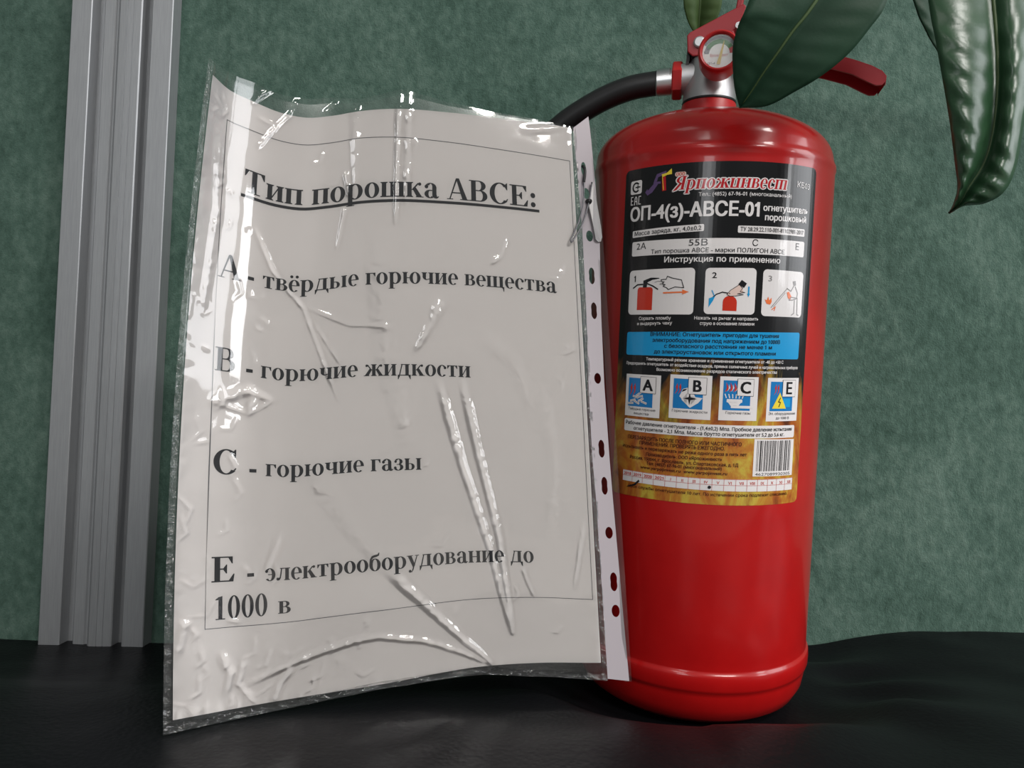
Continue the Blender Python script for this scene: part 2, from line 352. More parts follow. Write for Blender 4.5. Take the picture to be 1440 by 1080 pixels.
# pressure gauge facing the viewer
GX, GH, GY, GK = 1.0, 205.2, 38.0, 1.10
def G(x, y, h): return E(GX+x*GK, GY+y, GH+h*GK)
def glathe(prof, seg=56):                   # prof: (r, y)
    V = [G(r*math.sin(2*math.pi*i/seg), y, r*math.cos(2*math.pi*i/seg)) for i in range(seg) for r, y in prof]
    return V, grid_faces(seg, len(prof), True)
v, f = glathe([(0, -21), (7, -21), (9.6, -19.5), (10.3, -15), (10.5, -6), (10.7, -1.5), (10.4, .2), (9.7, .8), (8.9, .5), (8.5, -.6), (8.4, -1.8)]); gauge = mesh_obj('pressure_gauge', v, f, M['redplastic'], ext); sharp(gauge, 50)
v, f = glathe([(0, -1.6), (8.5, -1.6)]); 
V2, F2, FM = list(v), list(f), [0]*len(f)
def dial_band(r0, r1, a0, a1, mi, y=-1.5):
    n = 24; k = len(V2)
    for i in range(n+1):
        a = math.radians(a0+(a1-a0)*i/n)
        V2.append(G(r0*math.sin(a), y, r0*math.cos(a)-1.2)); V2.append(G(r1*math.sin(a), y, r1*math.cos(a)-1.2))
    for i in range(n): F2.append((k+2*i, k+2*i+1, k+2*i+3, k+2*i+2)); FM.append(mi)
dial_band(5.2, 7.6, -62, 62, 1, -1.5); dial_band(7.7, 9.2, -58, 58, 2, -1.5); dial_band(5.2, 7.6, -88, -62, 2, -1.5); dial_band(5.2, 7.6, 62, 88, 3, -1.5)
for a in range(-80, 81, 20): dial_band(7.0, 7.9, a-1, a+1, 4, -1.45)
dialmats = [M['dial'], M['dialgreen'], M['dialgrey'], M['redplastic'], M['black']]
DIAL = (V2, F2, FM, dialmats)                # lettering is added below, once the text helper exists
v, f = join(prism([(-.9, -6.5), (.9, -6.5), (.45, 2), (.15, 5.4), (-.15, 5.4), (-.45, 2)], -1.35, -1.15, lambda x, y, h: G(.2+x*math.cos(.2)+(h+4.5)*math.sin(.2), y, -4.5+(h+4.5)*math.cos(.2)-x*math.sin(.2))))
mesh_obj('needle', v, f, M['needle'], gauge, smooth=False)
v, f = glathe([(0, -.5), (8.5, -.6)]); mesh_obj('gauge_glass', v, f, M['glass'], gauge)

# ---------------------------------------------------------------- lettering
def rect(x0, y0, x1, y1): return [(x0, y0), (x1, y0), (x1, y1), (x0, y1)]
def ring(cx, cy, rx, ry, sx, sy, a0=0, a1=360, n=26):
    out = []
    for i in range(n):
        q = []
        for k, (ex, ey) in ((i, (rx, ry)), (i+1, (rx, ry)), (i+1, (rx-sx, ry-sy)), (i, (rx-sx, ry-sy))):
            a = math.radians(a0+(a1-a0)*k/n); q.append((cx+ex*math.cos(a), cy+ey*math.sin(a)))
        out.append(q)
    return out
def disc(cx, cy, r, n=14): return [(cx+r*math.cos(2*math.pi*i/n), cy+r*math.sin(2*math.pi*i/n)) for i in range(n)]
CH, XH = .676, .473
def st(x, w=.14, y0=0, y1=XH, b=True, t=True, tl=False):
    p = [rect(x, y0, x+w, y1)]
    if b: p.append([(x-.045, y0), (x+w+.045, y0), (x+w+.045, y0+.02), (x+w, y0+.045), (x, y0+.045), (x-.045, y0+.02)])
    if t: p.append([(x-.045, y1), (x+w+(0 if tl else .045), y1), (x+w+(0 if tl else .045), y1-.02), (x+w, y1-.045), (x, y1-.045), (x-.045, y1-.02)])
    return p
def mir(ps, c): return [[(2*c-x, y) for x, y in p][::-1] for p in ps]
GL = {
 'A': (.72, [[(.30, .69), (.40, .69), (.665, .02), (.50, .02)], [(.30, .69), (.345, .66), (.115, .02), (.075, .02)], rect(.17, .2, .5, .237), rect(0, 0, .2, .027), rect(.43, 0, .72, .027)]),
 'B': (.667, [rect(.08, 0, .235, CH), rect(.01, 0, .38, .03), rect(.01, CH-.03, .36, CH), rect(.2, .338, .4, .37)]+ring(.35, .513, .22, .163, .15, .03, -90, 90, 16)+ring(.37, .185, .25, .185, .155, .03, -90, 90, 16)),
 'C': (.70, ring(.38, .338, .345, .353, .165, .036, 42, 318, 30)+[[(.615, .69), (.64, .69), (.64, .46), (.612, .46), (.53, .60)], [(.635, .12), (.655, .17), (.635, .18), (.56, .1)]]),
 'E': (.66, [rect(.10, 0, .255, CH), rect(.02, CH-.035, .60, CH), rect(.02, 0, .62, .035), rect(.25, .325, .40, .36), [(.60, CH), (.60, CH-.19), (.575, CH-.19), (.48, CH-.04), (.46, CH)], [(.62, 0), (.65, .21), (.622, .21), (.5, .04), (.46, 0)], [(.445, .46), (.445, .22), (.42, .22), (.34, .325), (.34, .36), (.42, .46)]]),
 'T': (.667, [rect(.255, 0, .41, CH), rect(.15, 0, .515, .03), rect(.03, CH-.035, .635, CH), [(.03, CH), (.03, CH-.2), (.055, CH-.2), (.15, CH-.035), (.18, CH)], [(.635, CH), (.485, CH), (.515, CH-.035), (.61, CH-.2), (.635, CH-.2)]]),
 'и': (.56, st(.06)+st(.36)+[[(.2, .06), (.2, .13), (.36, .41), (.36, .34)]]),
 'п': (.56, st(.06, t=False)+st(.36, t=False)+[rect(.015, XH-.035, .545, XH)]),
 'о': (.5, ring(.25, .232, .23, .247, .138, .03)),
 'р': (.56, [rect(.07, -.205, .21, XH), rect(.02, -.205, .27, -.178), rect(.015, XH-.03, .15, XH)]+ring(.285, .232, .24, .247, .14, .03, -125, 125, 22)),
 'ш': (.80, st(.06, b=False)+st(.33, b=False)+st(.60, b=False)+[rect(.015, 0, .785, .034)]),
 'щ': (.81, st(.06, b=False)+st(.33, b=False)+st(.60, b=False)+[rect(.015, 0, .785, .034), [(.67, .0), (.785, .034), (.80, .02), (.79, -.17), (.765, -.17), (.735, -.04)]]),
 'к': (.57, st(.06)+[[(.19, .225), (.25, .225), (.43, .43), (.39, .455)], disc(.455, .42, .052), [(.22, .265), (.33, .31), (.53, .015), (.36, .015)], rect(.33, 0, .575, .027)]),
 'а': (.51, [rect(.285, .06, .42, .36)]+ring(.235, .335, .185, .146, .13, .03, 0, 150, 16)+[disc(.1, .355, .06)]+ring(.215, .125, .18, .135, .13, .03, 60, 320, 18)+[[(.285, .1), (.42, .12), (.44, .05), (.49, .07), (.505, .05), (.44, -.01), (.36, -.005), (.30, .05)]]),
 'в': (.50, [rect(.07, 0, .205, XH), rect(.02, 0, .3, .028), rect(.02, XH-.028, .28, XH), rect(.2, .24, .3, .268)]+ring(.265, .36, .17, .113, .115, .028, -90, 90, 14)+ring(.28, .134, .20, .134, .13, .028, -90, 90, 14)),
 'т': (.48, [rect(.165, 0, .305, XH), rect(.095, 0, .375, .03), rect(.02, XH-.033, .45, XH), [(.02, XH), (.02, XH-.14), (.045, XH-.14), (.11, XH-.03), (.12, XH)], [(.45, XH), (.35, XH), (.36, XH-.03), (.425, XH-.14), (.45, XH-.14)]]),
 'е': (.45, ring(.235, .232, .21, .247, .125, .03, 0, 312, 24)+[rect(.11, .225, .44, .257)]),
 'д': (.58, [rect(.345, .03, .485, XH), [(.08, .03), (.13, .03), (.235, XH), (.19, XH)], rect(.16, XH-.032, .53, XH), rect(.03, 0, .565, .036), [(.03, .036), (.03, -.15), (.055, -.15), (.13, .0)], [(.565, .036), (.46, 0), (.54, -.15), (.565, -.15)]]),
 'ы': (.74, st(.06)+[rect(.18, .245, .27, .275), rect(.18, 0, .27, .028)]+ring(.265, .137, .17, .138, .12, .028, -90, 90, 14)+st(.53)),
 'г': (.43, st(.06, t=False)+[rect(.015, XH-.033, .41, XH), [(.41, XH), (.30, XH), (.32, XH-.033), (.385, XH-.15), (.41, XH-.15)]]),
 'ю': (.78, st(.06)+[rect(.19, .22, .34, .252)]+ring(.535, .232, .225, .247, .135, .03)),
 'ч': (.55, st(.35)+st(.07, y0=.27, b=False)+ring(.235, .295, .165, .14, .13, .035, 180, 275, 10)+[[(.23, .155), (.36, .19), (.36, .225), (.23, .19)]]),
 'с': (.44, ring(.24, .232, .215, .247, .135, .03, 48, 318, 24)+[disc(.365, .36, .058)]),
 'ж': (.78, st(.32)+[q for k in (0, 1) for q in (lambda p: mir(p, .39) if k else p)([[(.325, .225), (.27, .225), (.12, .43), (.16, .455)], disc(.10, .42, .052), [(.32, .265), (.22, .30), (.02, .015), (.18, .015)], rect(-.02, 0, .21, .027)])]),
 'з': (.43, ring(.2, .352, .17, .125, .125, .028, -80, 150, 16)+ring(.195, .128, .205, .138, .135, .03, -150, 85, 18)+[rect(.13, .228, .25, .256), disc(.085, .36, .052), disc(.07, .11, .055)]),
 'э': (.44, mir(ring(.24, .232, .215, .247, .135, .03, 48, 318, 24)+[disc(.365, .36, .058)], .22)+[rect(.13, .22, .34, .252)]),
 'л': (.55, st(.35, t=False)+[[(.235, XH), (.19, XH), (.145, .14), (.09, .05), (.12, .0), (.175, .07), (.205, .2)], disc(.07, .055, .058), rect(.15, XH-.033, .535, XH)]),
 'б': (.5, ring(.25, .232, .23, .247, .138, .03)+[[(.02, .25), (.04, .45), (.11, .57), (.22, .615), (.35, .635), (.405, .70), (.435, .70), (.42, .585), (.33, .545), (.2, .52), (.13, .46), (.09, .38)]]),
 'у': (.49, [[(.035, XH-.02), (.19, XH-.02), (.335, .08), (.25, -.02)], [(.40, XH-.02), (.44, XH-.02), (.26, -.10), (.2, -.19), (.15, -.19), (.19, -.15)], disc(.12, -.145, .058), rect(-.01, XH-.027, .25, XH), rect(.33, XH-.027, .5, XH)]),
 'н': (.58, st(.06)+st(.38)+[rect(.19, .22, .39, .252)]),
 '1': (.5, [rect(.19, .02, .33, .66), rect(.09, 0, .43, .03), [(.19, .66), (.33, .688), (.33, .6), (.19, .58), (.08, .575), (.08, .60)]]),
 '0': (.5, ring(.25, .338, .222, .35, .132, .03)),
 ':': (.33, [disc(.165, .085, .085), disc(.165, .39, .085)]), '-': (.33, [rect(.04, .165, .29, .265)]), ' ': (.25, []),
 # slanted display forms for the maker's name
 'Я': (.68, [rect(.43, 0, .59, CH), rect(.34, 0, .66, .03), rect(.36, CH-.035, .66, CH)]+ring(.40, .495, .31, .182, .16, .035, 90, 270, 18)+[[(.30, .335), (.46, .335), (.20, .0), (-.02, -.05), (.05, .03)]]),
 'm': (.84, st(.06, t=False)+st(.34, t=False)+st(.62, t=False)+[rect(.01, XH-.04, .76, XH)]),
 'u': (.60, st(.06, b=False)+st(.38)+[rect(.08, 0, .40, .05)]),
}
GL['ё'] = (.45, GL['е'][1]+[disc(.13, .60, .06), disc(.34, .60, .06)])
GL['А'] = GL['A']; GL['В'] = GL['B']; GL['С'] = GL['C']; GL['Е'] = GL['E']; GL['Т'] = GL['T']
def serif(text, size, slant=0.0, track=0.0):
    x = 0; out = []
    for ch in text:
        wd, ps = GL[ch]
        out += [[((x+px+slant*py)*size, py*size) for px, py in p] for p in ps]; x += wd+track
    return out, (x-track)*size
def flat_fill(loops):
    c = bpy.data.curves.new('outline', 'CURVE'); c.dimensions = '2D'; c.fill_mode = 'FRONT'
    for lp in loops:
        s_ = c.splines.new('POLY'); s_.points.add(len(lp)-1); s_.use_cyclic_u = True
        for p_, (x, y) in zip(s_.points, lp): p_.co = (x, y, 0, 1)
    o = bpy.data.objects.new('outline', c); COL.objects.link(o)
    me = o.evaluated_get(bpy.context.evaluated_depsgraph_get()).to_mesh(); V = [(q.co.x, q.co.y) for q in me.vertices]; Fs = [tuple(p.vertices) for p in me.polygons]
    bpy.data.objects.remove(o); bpy.data.curves.remove(c); return V, Fs
_glyphs = {}
def _outlines(t):                            # contours of a line of Blender's built-in lettering
    c = bpy.data.curves.new('line', 'FONT'); c.body = t; o = bpy.data.objects.new('line', c); COL.objects.link(o)
    cu = o.to_curve(bpy.context.evaluated_depsgraph_get()); out = []
    for sp_ in cu.splines:
        bp = sp_.bezier_points; pts = []
        for i in range(len(bp)):
            p, q = bp[i], bp[(i+1) % len(bp)]
            straight = (p.handle_right-p.co).cross(q.co-p.co).length < 1e-5 and (q.handle_left-q.co).cross(q.co-p.co).length < 1e-5
            pts += [p.co] if straight else mathutils.geometry.interpolate_bezier(p.co, p.handle_right, q.handle_left, q.co, 4)[:-1]
        out.append([(v_.x, v_.y) for v_ in pts])
    o.to_curve_clear(); bpy.data.objects.remove(o); bpy.data.curves.remove(c); return out
def _signed(lp): return sum(lp[i-1][0]*lp[i][1]-lp[i][0]*lp[i-1][1] for i in range(len(lp)))/2
def _inside(p, lp):
    r = False
    for i in range(len(lp)):
        (x0, y0), (x1, y1) = lp[i-1], lp[i]
        if (y0 > p[1]) != (y1 > p[1]) and p[0] < (x1-x0)*(p[1]-y0)/(y1-y0)+x0: r = not r
    return r
def _span(t): return max(x for lp in _outlines(t) for x, _ in lp)
_cap = max(y for lp in _outlines('H') for _, y in lp); _hh = _span('HH')
def glyph(ch):
    if ch not in _glyphs:
        adv = (_span('H'+ch+'H')-_hh)/_cap; V, Fs = [], []
        if ch != ' ':
            L_ = _outlines(ch); big = max(L_, key=lambda q: abs(_signed(q))); sg = _signed(big)
            outer = [q for q in L_ if _signed(q)*sg > 0]; holes_ = [q for q in L_ if _signed(q)*sg <= 0]
            for q in outer:                  # overlapping strokes are filled one by one
                v_, f_ = flat_fill([q]+[h for h in holes_ if _inside((sum(p[0] for p in h)/len(h), sum(p[1] for p in h)/len(h)), q)]); k = len(V)
                V += [(x/_cap, y/_cap) for x, y in v_]; Fs += [tuple(i+k for i in g) for g in f_]
        if ch == '1': k = len(V); V += [(.286, .937), (.286, .79), (.11, .69), (.11, .81)]; Fs.append((k, k+1, k+2, k+3))
        _glyphs[ch] = (adv, V, Fs)
    return _glyphs[ch]
def sans(text):                              # a line of plain lettering scaled to cap height 1
    V, Fs, x = [], [], 0
    for ch in text:
        adv, v_, f_ = glyph(ch); k = len(V); V += [(px+x, py) for px, py in v_]; Fs += [tuple(i+k for i in g) for g in f_]; x += adv
    x0 = min(q[0] for q in V); x1 = max(q[0] for q in V)
    return [(px-x0, py) for px, py in V], Fs, x1-x0

class Print:                                 # flat artwork in millimetres, kept in layers; later bent onto a surface
    def __init__(s): s.V, s.F, s.m, s.L = [], [], [], []; s.mats = []
    def mi(s, m):
        if m not in s.mats: s.mats.append(m)
        return s.mats.index(m)
    def add(s, V, Fs, m, layer):
        k = len(s.V); s.V += [(x, y, layer) for x, y in V]; i = s.mi(m)
        for f in Fs: s.F.append(tuple(j+k for j in f)); s.m.append(i)
    def poly(s, p, m, layer=2): s.add(p, [tuple(range(len(p)))], m, layer)
    def polys(s, ps, m, layer=2):
        for p in ps: s.poly(p, m, layer)
    def line(s, pts, wd, m, layer=2):
        for a, b in zip(pts[:-1], pts[1:]):
            d = np.array(b)-np.array(a); L = np.linalg.norm(d)
            if L < 1e-6: continue
            n = np.array([-d[1], d[0]])/L*wd/2; e = d/L*wd*.3; a_, b_ = np.array(a)-e, np.array(b)+e
            s.poly([tuple(a_-n), tuple(b_-n), tuple(b_+n), tuple(a_+n)], m, layer)
    def rbox(s, x0, x1, b0, b1, t0, t1, r, m, layer=1):   # four corner heights: left/right of bottom, left/right of top
        if r <= 0: s.poly([(x0, b0), (x1, b1), (x1, t1), (x0, t0)], m, layer); return
        pts = []
        for (cx, cy, a0) in ((x1-r, t1-r, 0), (x0+r, t0-r, 90), (x0+r, b0+r, 180), (x1-r, b1+r, 270)):
            pts += [(cx+r*math.cos(math.radians(a0+q)), cy+r*math.sin(math.radians(a0+q))) for q in (0, 22, 45, 68, 90)]
        s.poly(pts, m, layer)
    def text(s, t, x0, x1, y0, y1, cap, m, layer=3, bold=0.0, shear=0.0):   # baseline from (x0,y0) to (x1,y1)
        V, Fs, wd = sans(t); k = (x1-x0)/wd; sl = (y1-y0)/(x1-x0); b = bold*cap*.5
        for n_, (dx, dy) in enumerate(((-b, -b*.5), (b, -b*.5), (-b, b*.5), (b, b*.5)) if bold else ((0, 0),)):
            s.add([(x0+dx+x*k+shear*y*cap, y0+dy+sl*x*k+y*cap) for x, y in V], Fs, m, layer+.015*n_)
    def serif(s, t, x0, x1, y0, y1, cap, m, layer=3, slant=0.0):
        ps, wd = serif(t, 1.0, slant); k = (x1-x0)/wd; sl = (y1-y0)/(x1-x0); c = cap/CH
        s.polys([[(x0+x*k, y0+sl*x*k+y*c) for x, y in p] for p in ps], m, layer)
    def build(s, name, surf, parent, step, axes=(0,), uv=None, extra=None):
        bm = bmesh.new(); vs = [bm.verts.new(q) for q in s.V]; bm.verts.ensure_lookup_table()
        for f, m in zip(s.F, s.m):
            try: fc = bm.faces.new([vs[i] for i in f]); fc.material_index = m
            except ValueError: pass
        for ax in axes:
            lo = min(q[ax] for q in s.V); hi = max(q[ax] for q in s.V); c = lo+step
            while c < hi:
                no = [0, 0, 0]; no[ax] = 1; co = [0, 0, 0]; co[ax] = c
                bmesh.ops.bisect_plane(bm, geom=bm.verts[:]+bm.edges[:]+bm.faces[:], plane_co=co, plane_no=no, dist=1e-6); c += step
        flat = [(q.co.x, q.co.y, q.co.z) for q in bm.verts]
        for q in bm.verts: q.co = Vector(surf(q.co.x, q.co.y, q.co.z))
        me = bpy.data.meshes.new(name); bm.to_mesh(me); bm.free()
        for m in s.mats: me.materials.append(m)
        if uv:
            l = me.uv_layers.new(name='UVMap'); idx = [0]*len(me.loops); me.loops.foreach_get('vertex_index', idx)
            l.data.foreach_set('uv', np.array([uv(*flat[i]) for i in idx], dtype=np.float32).ravel())
        return link_mesh(name, me, parent)

# ---------------------------------------------------------------- label artwork (x to the right along the girth, y up the axis, mm)
P = Print(); W, K = M['white'], M['black']
def sl(x): return .011*x                      # the label sits very slightly askew
P.rbox(-50.6, 63.6, -48.0, -46.8, 135.2, 136.6, 3.0, M['flame'], 0)
# conformity marks
P.rbox(-46.4, -38.6, 121.4, 121.5, 128.8, 129.0, 1.1, W, 1)
P.polys(ring(-42.5, 125.2, 2.7, 2.9, 1.0, 1.0, 40, 320, 22), K, 2); P.line([(-42.8, 125.2), (-39.8, 125.25)], .7, K, 2); P.line([(-41.3, 124.3), (-41.3, 126.1)], .7, K, 2)
for q in ([(-45.6, 120.2), (-45.6, 115.6)], [(-45.6, 120.0), (-44.3, 120.0)], [(-45.6, 117.9), (-44.5, 117.9)], [(-45.6, 115.8), (-44.3, 115.8)],
          [(-43.2, 115.6), (-42.9, 119.2), (-42.3, 120.0), (-41.7, 119.2), (-41.4, 115.6)], [(-43.0, 117.4), (-41.6, 117.4)], [(-39.0, 120.0), (-40.3, 120.0), (-40.3, 115.8), (-39.0, 115.8)]): P.line(q, .48, W, 2)
# emblem: violet letter with a red stem and a yellow flare
P.polys([[(x*13-36.2, y*11.5+121.0) for x, y in p] for p in [[(.52, .86), (.95, .98), (.95, .80), (.60, .72)], [(.40, .52), (.52, .86), (.62, .80), (.54, .52)], [(.40, .52), (.72, .50), (.72, .40), (.38, .42)], [(.62, .42), (.40, .42), (.10, .10), (.18, -.06), (.34, .02)], [(.10, .22), (.0, .06), (.12, -.1), (.22, -.04), (.14, .08)]]], M['purple'], 2)
P.polys([[(x*13-36.2, y*11.5+121.0) for x, y in p] for p in [[(.76, .78), (.92, .82), (.98, .06), (.80, .04)]]], M['brandred'], 3)
P.polys([[(x*13-36.2, y*11.5+121.0) for x, y in p] for p in [[(.74, .82), (.98, .88), (1.18, 1.06), (1.2, .80), (1.0, .78), (.82, .70)]]], M['yellow'], 4)
P.line([(-26.0, 129.5), (-25.0, 122.0)], .35, M['yellow'], 4)
# maker's name in slanted serif lettering with a white outline
def brand(dx, dy, m, layer): P.serif('Ярпожuнвесm', -19.6+dx, 41.5+dx, 121.4+dy, 122.6+dy, 7.2, m, layer, .20)
for i in range(8): brand(.62*math.cos(i*math.pi/4), .55*math.sin(i*math.pi/4), W, 2+i*.02)
brand(0, 0, M['brandred'], 3)
P.rbox(-18.9, -12.9, 128.6, 128.6, 131.0, 131.0, 1.0, M['skin'], 2); P.text('ООО', -18.2, -13.6, 129.0, 129.0, 1.6, M['inkred'], 3, .05)
P.text('КБ03', 48.6, 58.0, 124.9, 124.6, 2.9, W)
P.text('Тел.: (4852) 67-96-01 (многоканальный)', -5.8, 45.0, 117.7, 118.6, 1.9, W, 3, .02)
P.text('ОП-4(з)-АВСЕ-01', -45.4, 26.0, 106.5, 107.7, 7.2, W, 3, .085)
P.text('огнетушитель', 28.4, 57.6, 110.8, 111.4, 3.1, W, 3, .09); P.text('порошковый', 29.6, 56.6, 105.9, 106.6, 3.1, W, 3, .09)
P.rbox(-43.5, -2.2, 97.3, 99.3, 101.0, 103.0, .6, W); P.text('Масса заряда, кг, 4,0±0,2', -42.0, -3.6, 98.2, 100.0, 2.2, K, 3, .03)
P.rbox(15.3, 56.2, 98.7, 99.2, 102.4, 103.2, .6, W); P.text('ТУ 28.29.22.110-001-81102981-2017', 16.6, 55.2, 99.6, 100.2, 2.1, K, 3, .03)
P.rbox(-43.4, 56.6, 86.9, 88.2, 94.9, 96.5, 1.0, W)
P.text('2А', -40.2, -34.0, 90.6, 90.7, 3.3, K); P.text('55В', -9.7, .1, 91.6, 91.8, 3.3, K); P.text('С', 23.4, 26.5, 92.0, 92.1, 3.3, K); P.text('Е', 50.0, 52.4, 91.8, 91.8, 3.3, K)
P.text('Тип порошка АВСЕ - марки ПОЛИГОН АВСЕ', -30.6, 42.4, 87.8, 88.8, 2.2, K, 3, .03)
P.text('Инструкция по применению', -22.6, 40.0, 82.9, 83.7, 2.9, W, 3, .06)
# the three how-to panels
P.rbox(-44.2, -5.6, 54.4, 54.9, 79.0, 79.9, 2.2, W); P.rbox(-.2, 26.6, 55.4, 55.8, 79.9, 80.4, 2.2, W); P.rbox(30.4, 57.4, 55.4, 55.6, 80.2, 80.2, 2.2, W)
R_ = M['inkred']; G_ = M['grey']
def dome(cx, w, y0, y1, r, m=R_): P.rbox(cx-w/2, cx+w/2, y0, y0, y1, y1, r, m, 2); P.rbox(cx-w/2, cx+w/2, y0, y0, y0+r*1.4, y0+r*1.4, 0, m, 2.06)
P.text('1', -40.9, -39.8, 72.6, 72.6, 3.4, K, 3, .05); dome(-33.4, 9.6, 57.0, 69.6, 1.6)
P.poly([(-34.8, 69.4), (-32.4, 69.4), (-32.0, 72.4), (-34.6, 73.2)], K, 3); P.poly([(-34.8, 73.2), (-30, 74.8), (-25.0, 74.6), (-25, 74.2), (-29, 73.6), (-33, 71.8)], K, 3)
P.line([(-35.0, 71.2), (-38.4, 71.0), (-41.2, 69.2)], .8, K, 3); P.line([(-32.2, 71.6), (-28.6, 70.2), (-25.6, 68.4)], .7, K, 3)
P.line([(-27.6, 72.2), (-25.6, 72.8), (-21.8, 72.4), (-24.6, 71.2), (-21.8, 70.6)], .3, G_, 3)
P.line([(-23.8, 73.6), (-21.0, 73.8), (-20.4, 75.4), (-17.6, 74.4), (-12.6, 73.4), (-11.2, 69.2), (-16, 69.6), (-19.6, 68.2), (-20.6, 69.2), (-22.6, 70.0), (-21.4, 70.8), (-23.0, 71.4), (-22.4, 72.2), (-23.8, 72.8), (-23.8, 73.6)], .42, K, 3)
P.line([(-22.2, 66.4), (-11.0, 66.9)], .8, M['orange'], 3); P.poly([(-11.8, 65.6), (-8.4, 67.0), (-12.0, 68.3)], M['orange'], 3)
P.text('2', 3.4, 5.6, 74.6, 74.6, 2.9, K, 3, .05); dome(13.1, 7.4, 57.4, 65.4, 3.4)
P.line([(12.8, 66.6), (9.0, 67.2), (6.0, 66.0), (4.4, 64.6)], .6, K, 3); P.poly([(2.2, 63.8), (5.4, 65.0), (4.4, 62.6), (2.2, 59.0)], M['blue'], 3); P.line([(4.8, 65.4), (3.6, 68.0)], .5, M['blue'], 3)
P.poly([(11.4, 66.0), (13.2, 68.4), (17.6, 71.4), (19.4, 69.6), (20.0, 67.6), (16.0, 65.6), (13.0, 65.2)], M['skin'], 3)
P.line([(11.4, 66.0), (13.2, 68.4), (17.6, 71.4), (19.4, 69.6), (18.2, 67.8), (20.8, 67.4), (16.8, 66.6), (20.0, 66.2), (16.0, 65.4), (13.0, 65.2), (11.4, 66.0)], .28, K, 4)
P.poly([(17.0, 71.6), (18.8, 74.0), (21.6, 72.2), (20.2, 69.8)], K, 3); P.line([(22.8, 70.4), (22.8, 66.6)], .8, M['blue'], 3); P.poly([(22.0, 66.8), (23.6, 66.8), (22.8, 65.0)], M['blue'], 3)
P.text('3', 33.6, 35.6, 74.0, 74.0, 2.9, G_, 3, .03)
P.poly([(49.4, 74.8), (51.4, 75.2), (51.8, 72.8), (50.2, 72.2)], G_, 3); P.line([(50.4, 72.4), (48.4, 69.4), (45.6, 70.8)], .5, G_, 3); P.line([(51.4, 72.0), (53.4, 68.6), (53.0, 66.0), (48.6, 66.2), (47.4, 64.6), (50.0, 64.8), (53.4, 65.8), (53.8, 57.0), (55.0, 56.8)], .5, G_, 3); P.line([(51.4, 64.6), (51.4, 57.6), (49.6, 56.6)], .45, G_, 3)
P.poly([(45.6, 68.6), (47.0, 69.2), (49.0, 66.6), (48.2, 64.6), (46.6, 65.6)], M['orange'], 3); P.line([(45.4, 70.4), (40.6, 65.4), (36.0, 60.0)], .35, G_, 3); P.line([(44.6, 68.4), (37.6, 60.6)], .25, G_, 3)
P.poly([(32.0, 64.4), (33.2, 62.0), (35.4, 61.6), (36.2, 63.0), (36.0, 65.4), (34.8, 63.8), (34.0, 65.8), (33.2, 63.8)], M['orange'], 3); P.line([(36.6, 59.0), (38.6, 60.6), (38.0, 58.6)], .5, M['orange'], 3)
P.text('Сорвать пломбу', -36.4, -17.4, 51.4, 52.0, 1.7, W, 3, .03); P.text('и выдернуть чеку', -37.4, -16.6, 48.5, 49.3, 1.7, W, 3, .03)
P.text('Нажать на рычаг и направить', -4.8, 29.0, 52.3, 52.8, 1.7, W, 3, .03); P.text('струю в основание пламени', -1.8, 26.8, 49.5, 50.1, 1.7, W, 3, .03)
# warning panel
P.rbox(-44.2, 57.2, 31.8, 32.8, 44.6, 47.4, 1.2, M['blue'])
for t, x0, x1, y in (('ВНИМАНИЕ: Огнетушитель пригоден для тушения', -28.6, 42.0, 42.8), ('электрооборудования под напряжением до 1000В', -27.2, 43.0, 39.6), ('с безопасного расстояния не менее 1 м', -20.2, 38.0, 36.6), ('до электроустановок или открытого пламени', -26.0, 40.6, 33.3)):
    P.text(t, x0, x1, y, y+1.2, 2.0, M['black'], 3, .05)
for t, x0, x1, y in (('Температурный режим хранения и применения огнетушителя от -40 до +50 С', -30.6, 46.0, 29.2), ('Предохранять огнетушитель от воздействия осадков, прямых солнечных лучей и нагревательных приборов', -43.6, 57.0, 26.4), ('Возможно возникновение разрядов статического электричества', -24.0, 42.0, 23.7)):
    P.text(t, x0, x1, y, y+1.0, 1.55, W, 3, .05)
# four class pictograms
def pict(x0, x1, b, t, letter, cap_lines):
    w = x1-x0
    P.rbox(x0, x1, b, b+.2, t, t+.2, 0, W, 1)
    P.rbox(x0+.09*w, x1-.2*w, b+5.6, b+5.6, t-2.0, t-2.0, 0, M['picblue'], 2)
    P.rbox(x0+.44*w, x1-.12*w, t-10.2, t-10.2, t-.9, t-.9, 0, K, 4); P.rbox(x0+.45*w, x1-.13*w, t-10.0, t-10.0, t-1.1, t-1.1, 0, W, 5)
    V, Fs, lw = sans(letter); k = min(5.8, .30*w/lw)
    cx = x0+.66*w; P.text(letter, cx-lw*k/2, cx+lw*k/2, t-8.6, t-8.6, 6.0, K, 6, .1)
    for i, (s, f) in enumerate(cap_lines): P.text(s, x0+w*(.5-f/2), x0+w*(.5+f/2), b+3.6-2.4*i, b+3.6-2.4*i, 1.35, K, 3, .0)
def flames(x, y, s, m=R_):
    for dx in (0, 2.2*s): P.poly([(x+dx, y), (x+dx+1.2*s, y+3*s), (x+dx+.6*s, y+5*s), (x+dx+1.6*s, y+7.6*s), (x+dx+2.0*s, y+4.8*s), (x+dx+1.7*s, y+2.4*s)], m, 3)
pict(-43.2, -21.2, -2.6, 21.0, 'A', [('Твёрдые горючие', .78), ('вещества', .42)])
flames(-40.6, 8.6, 1.0)
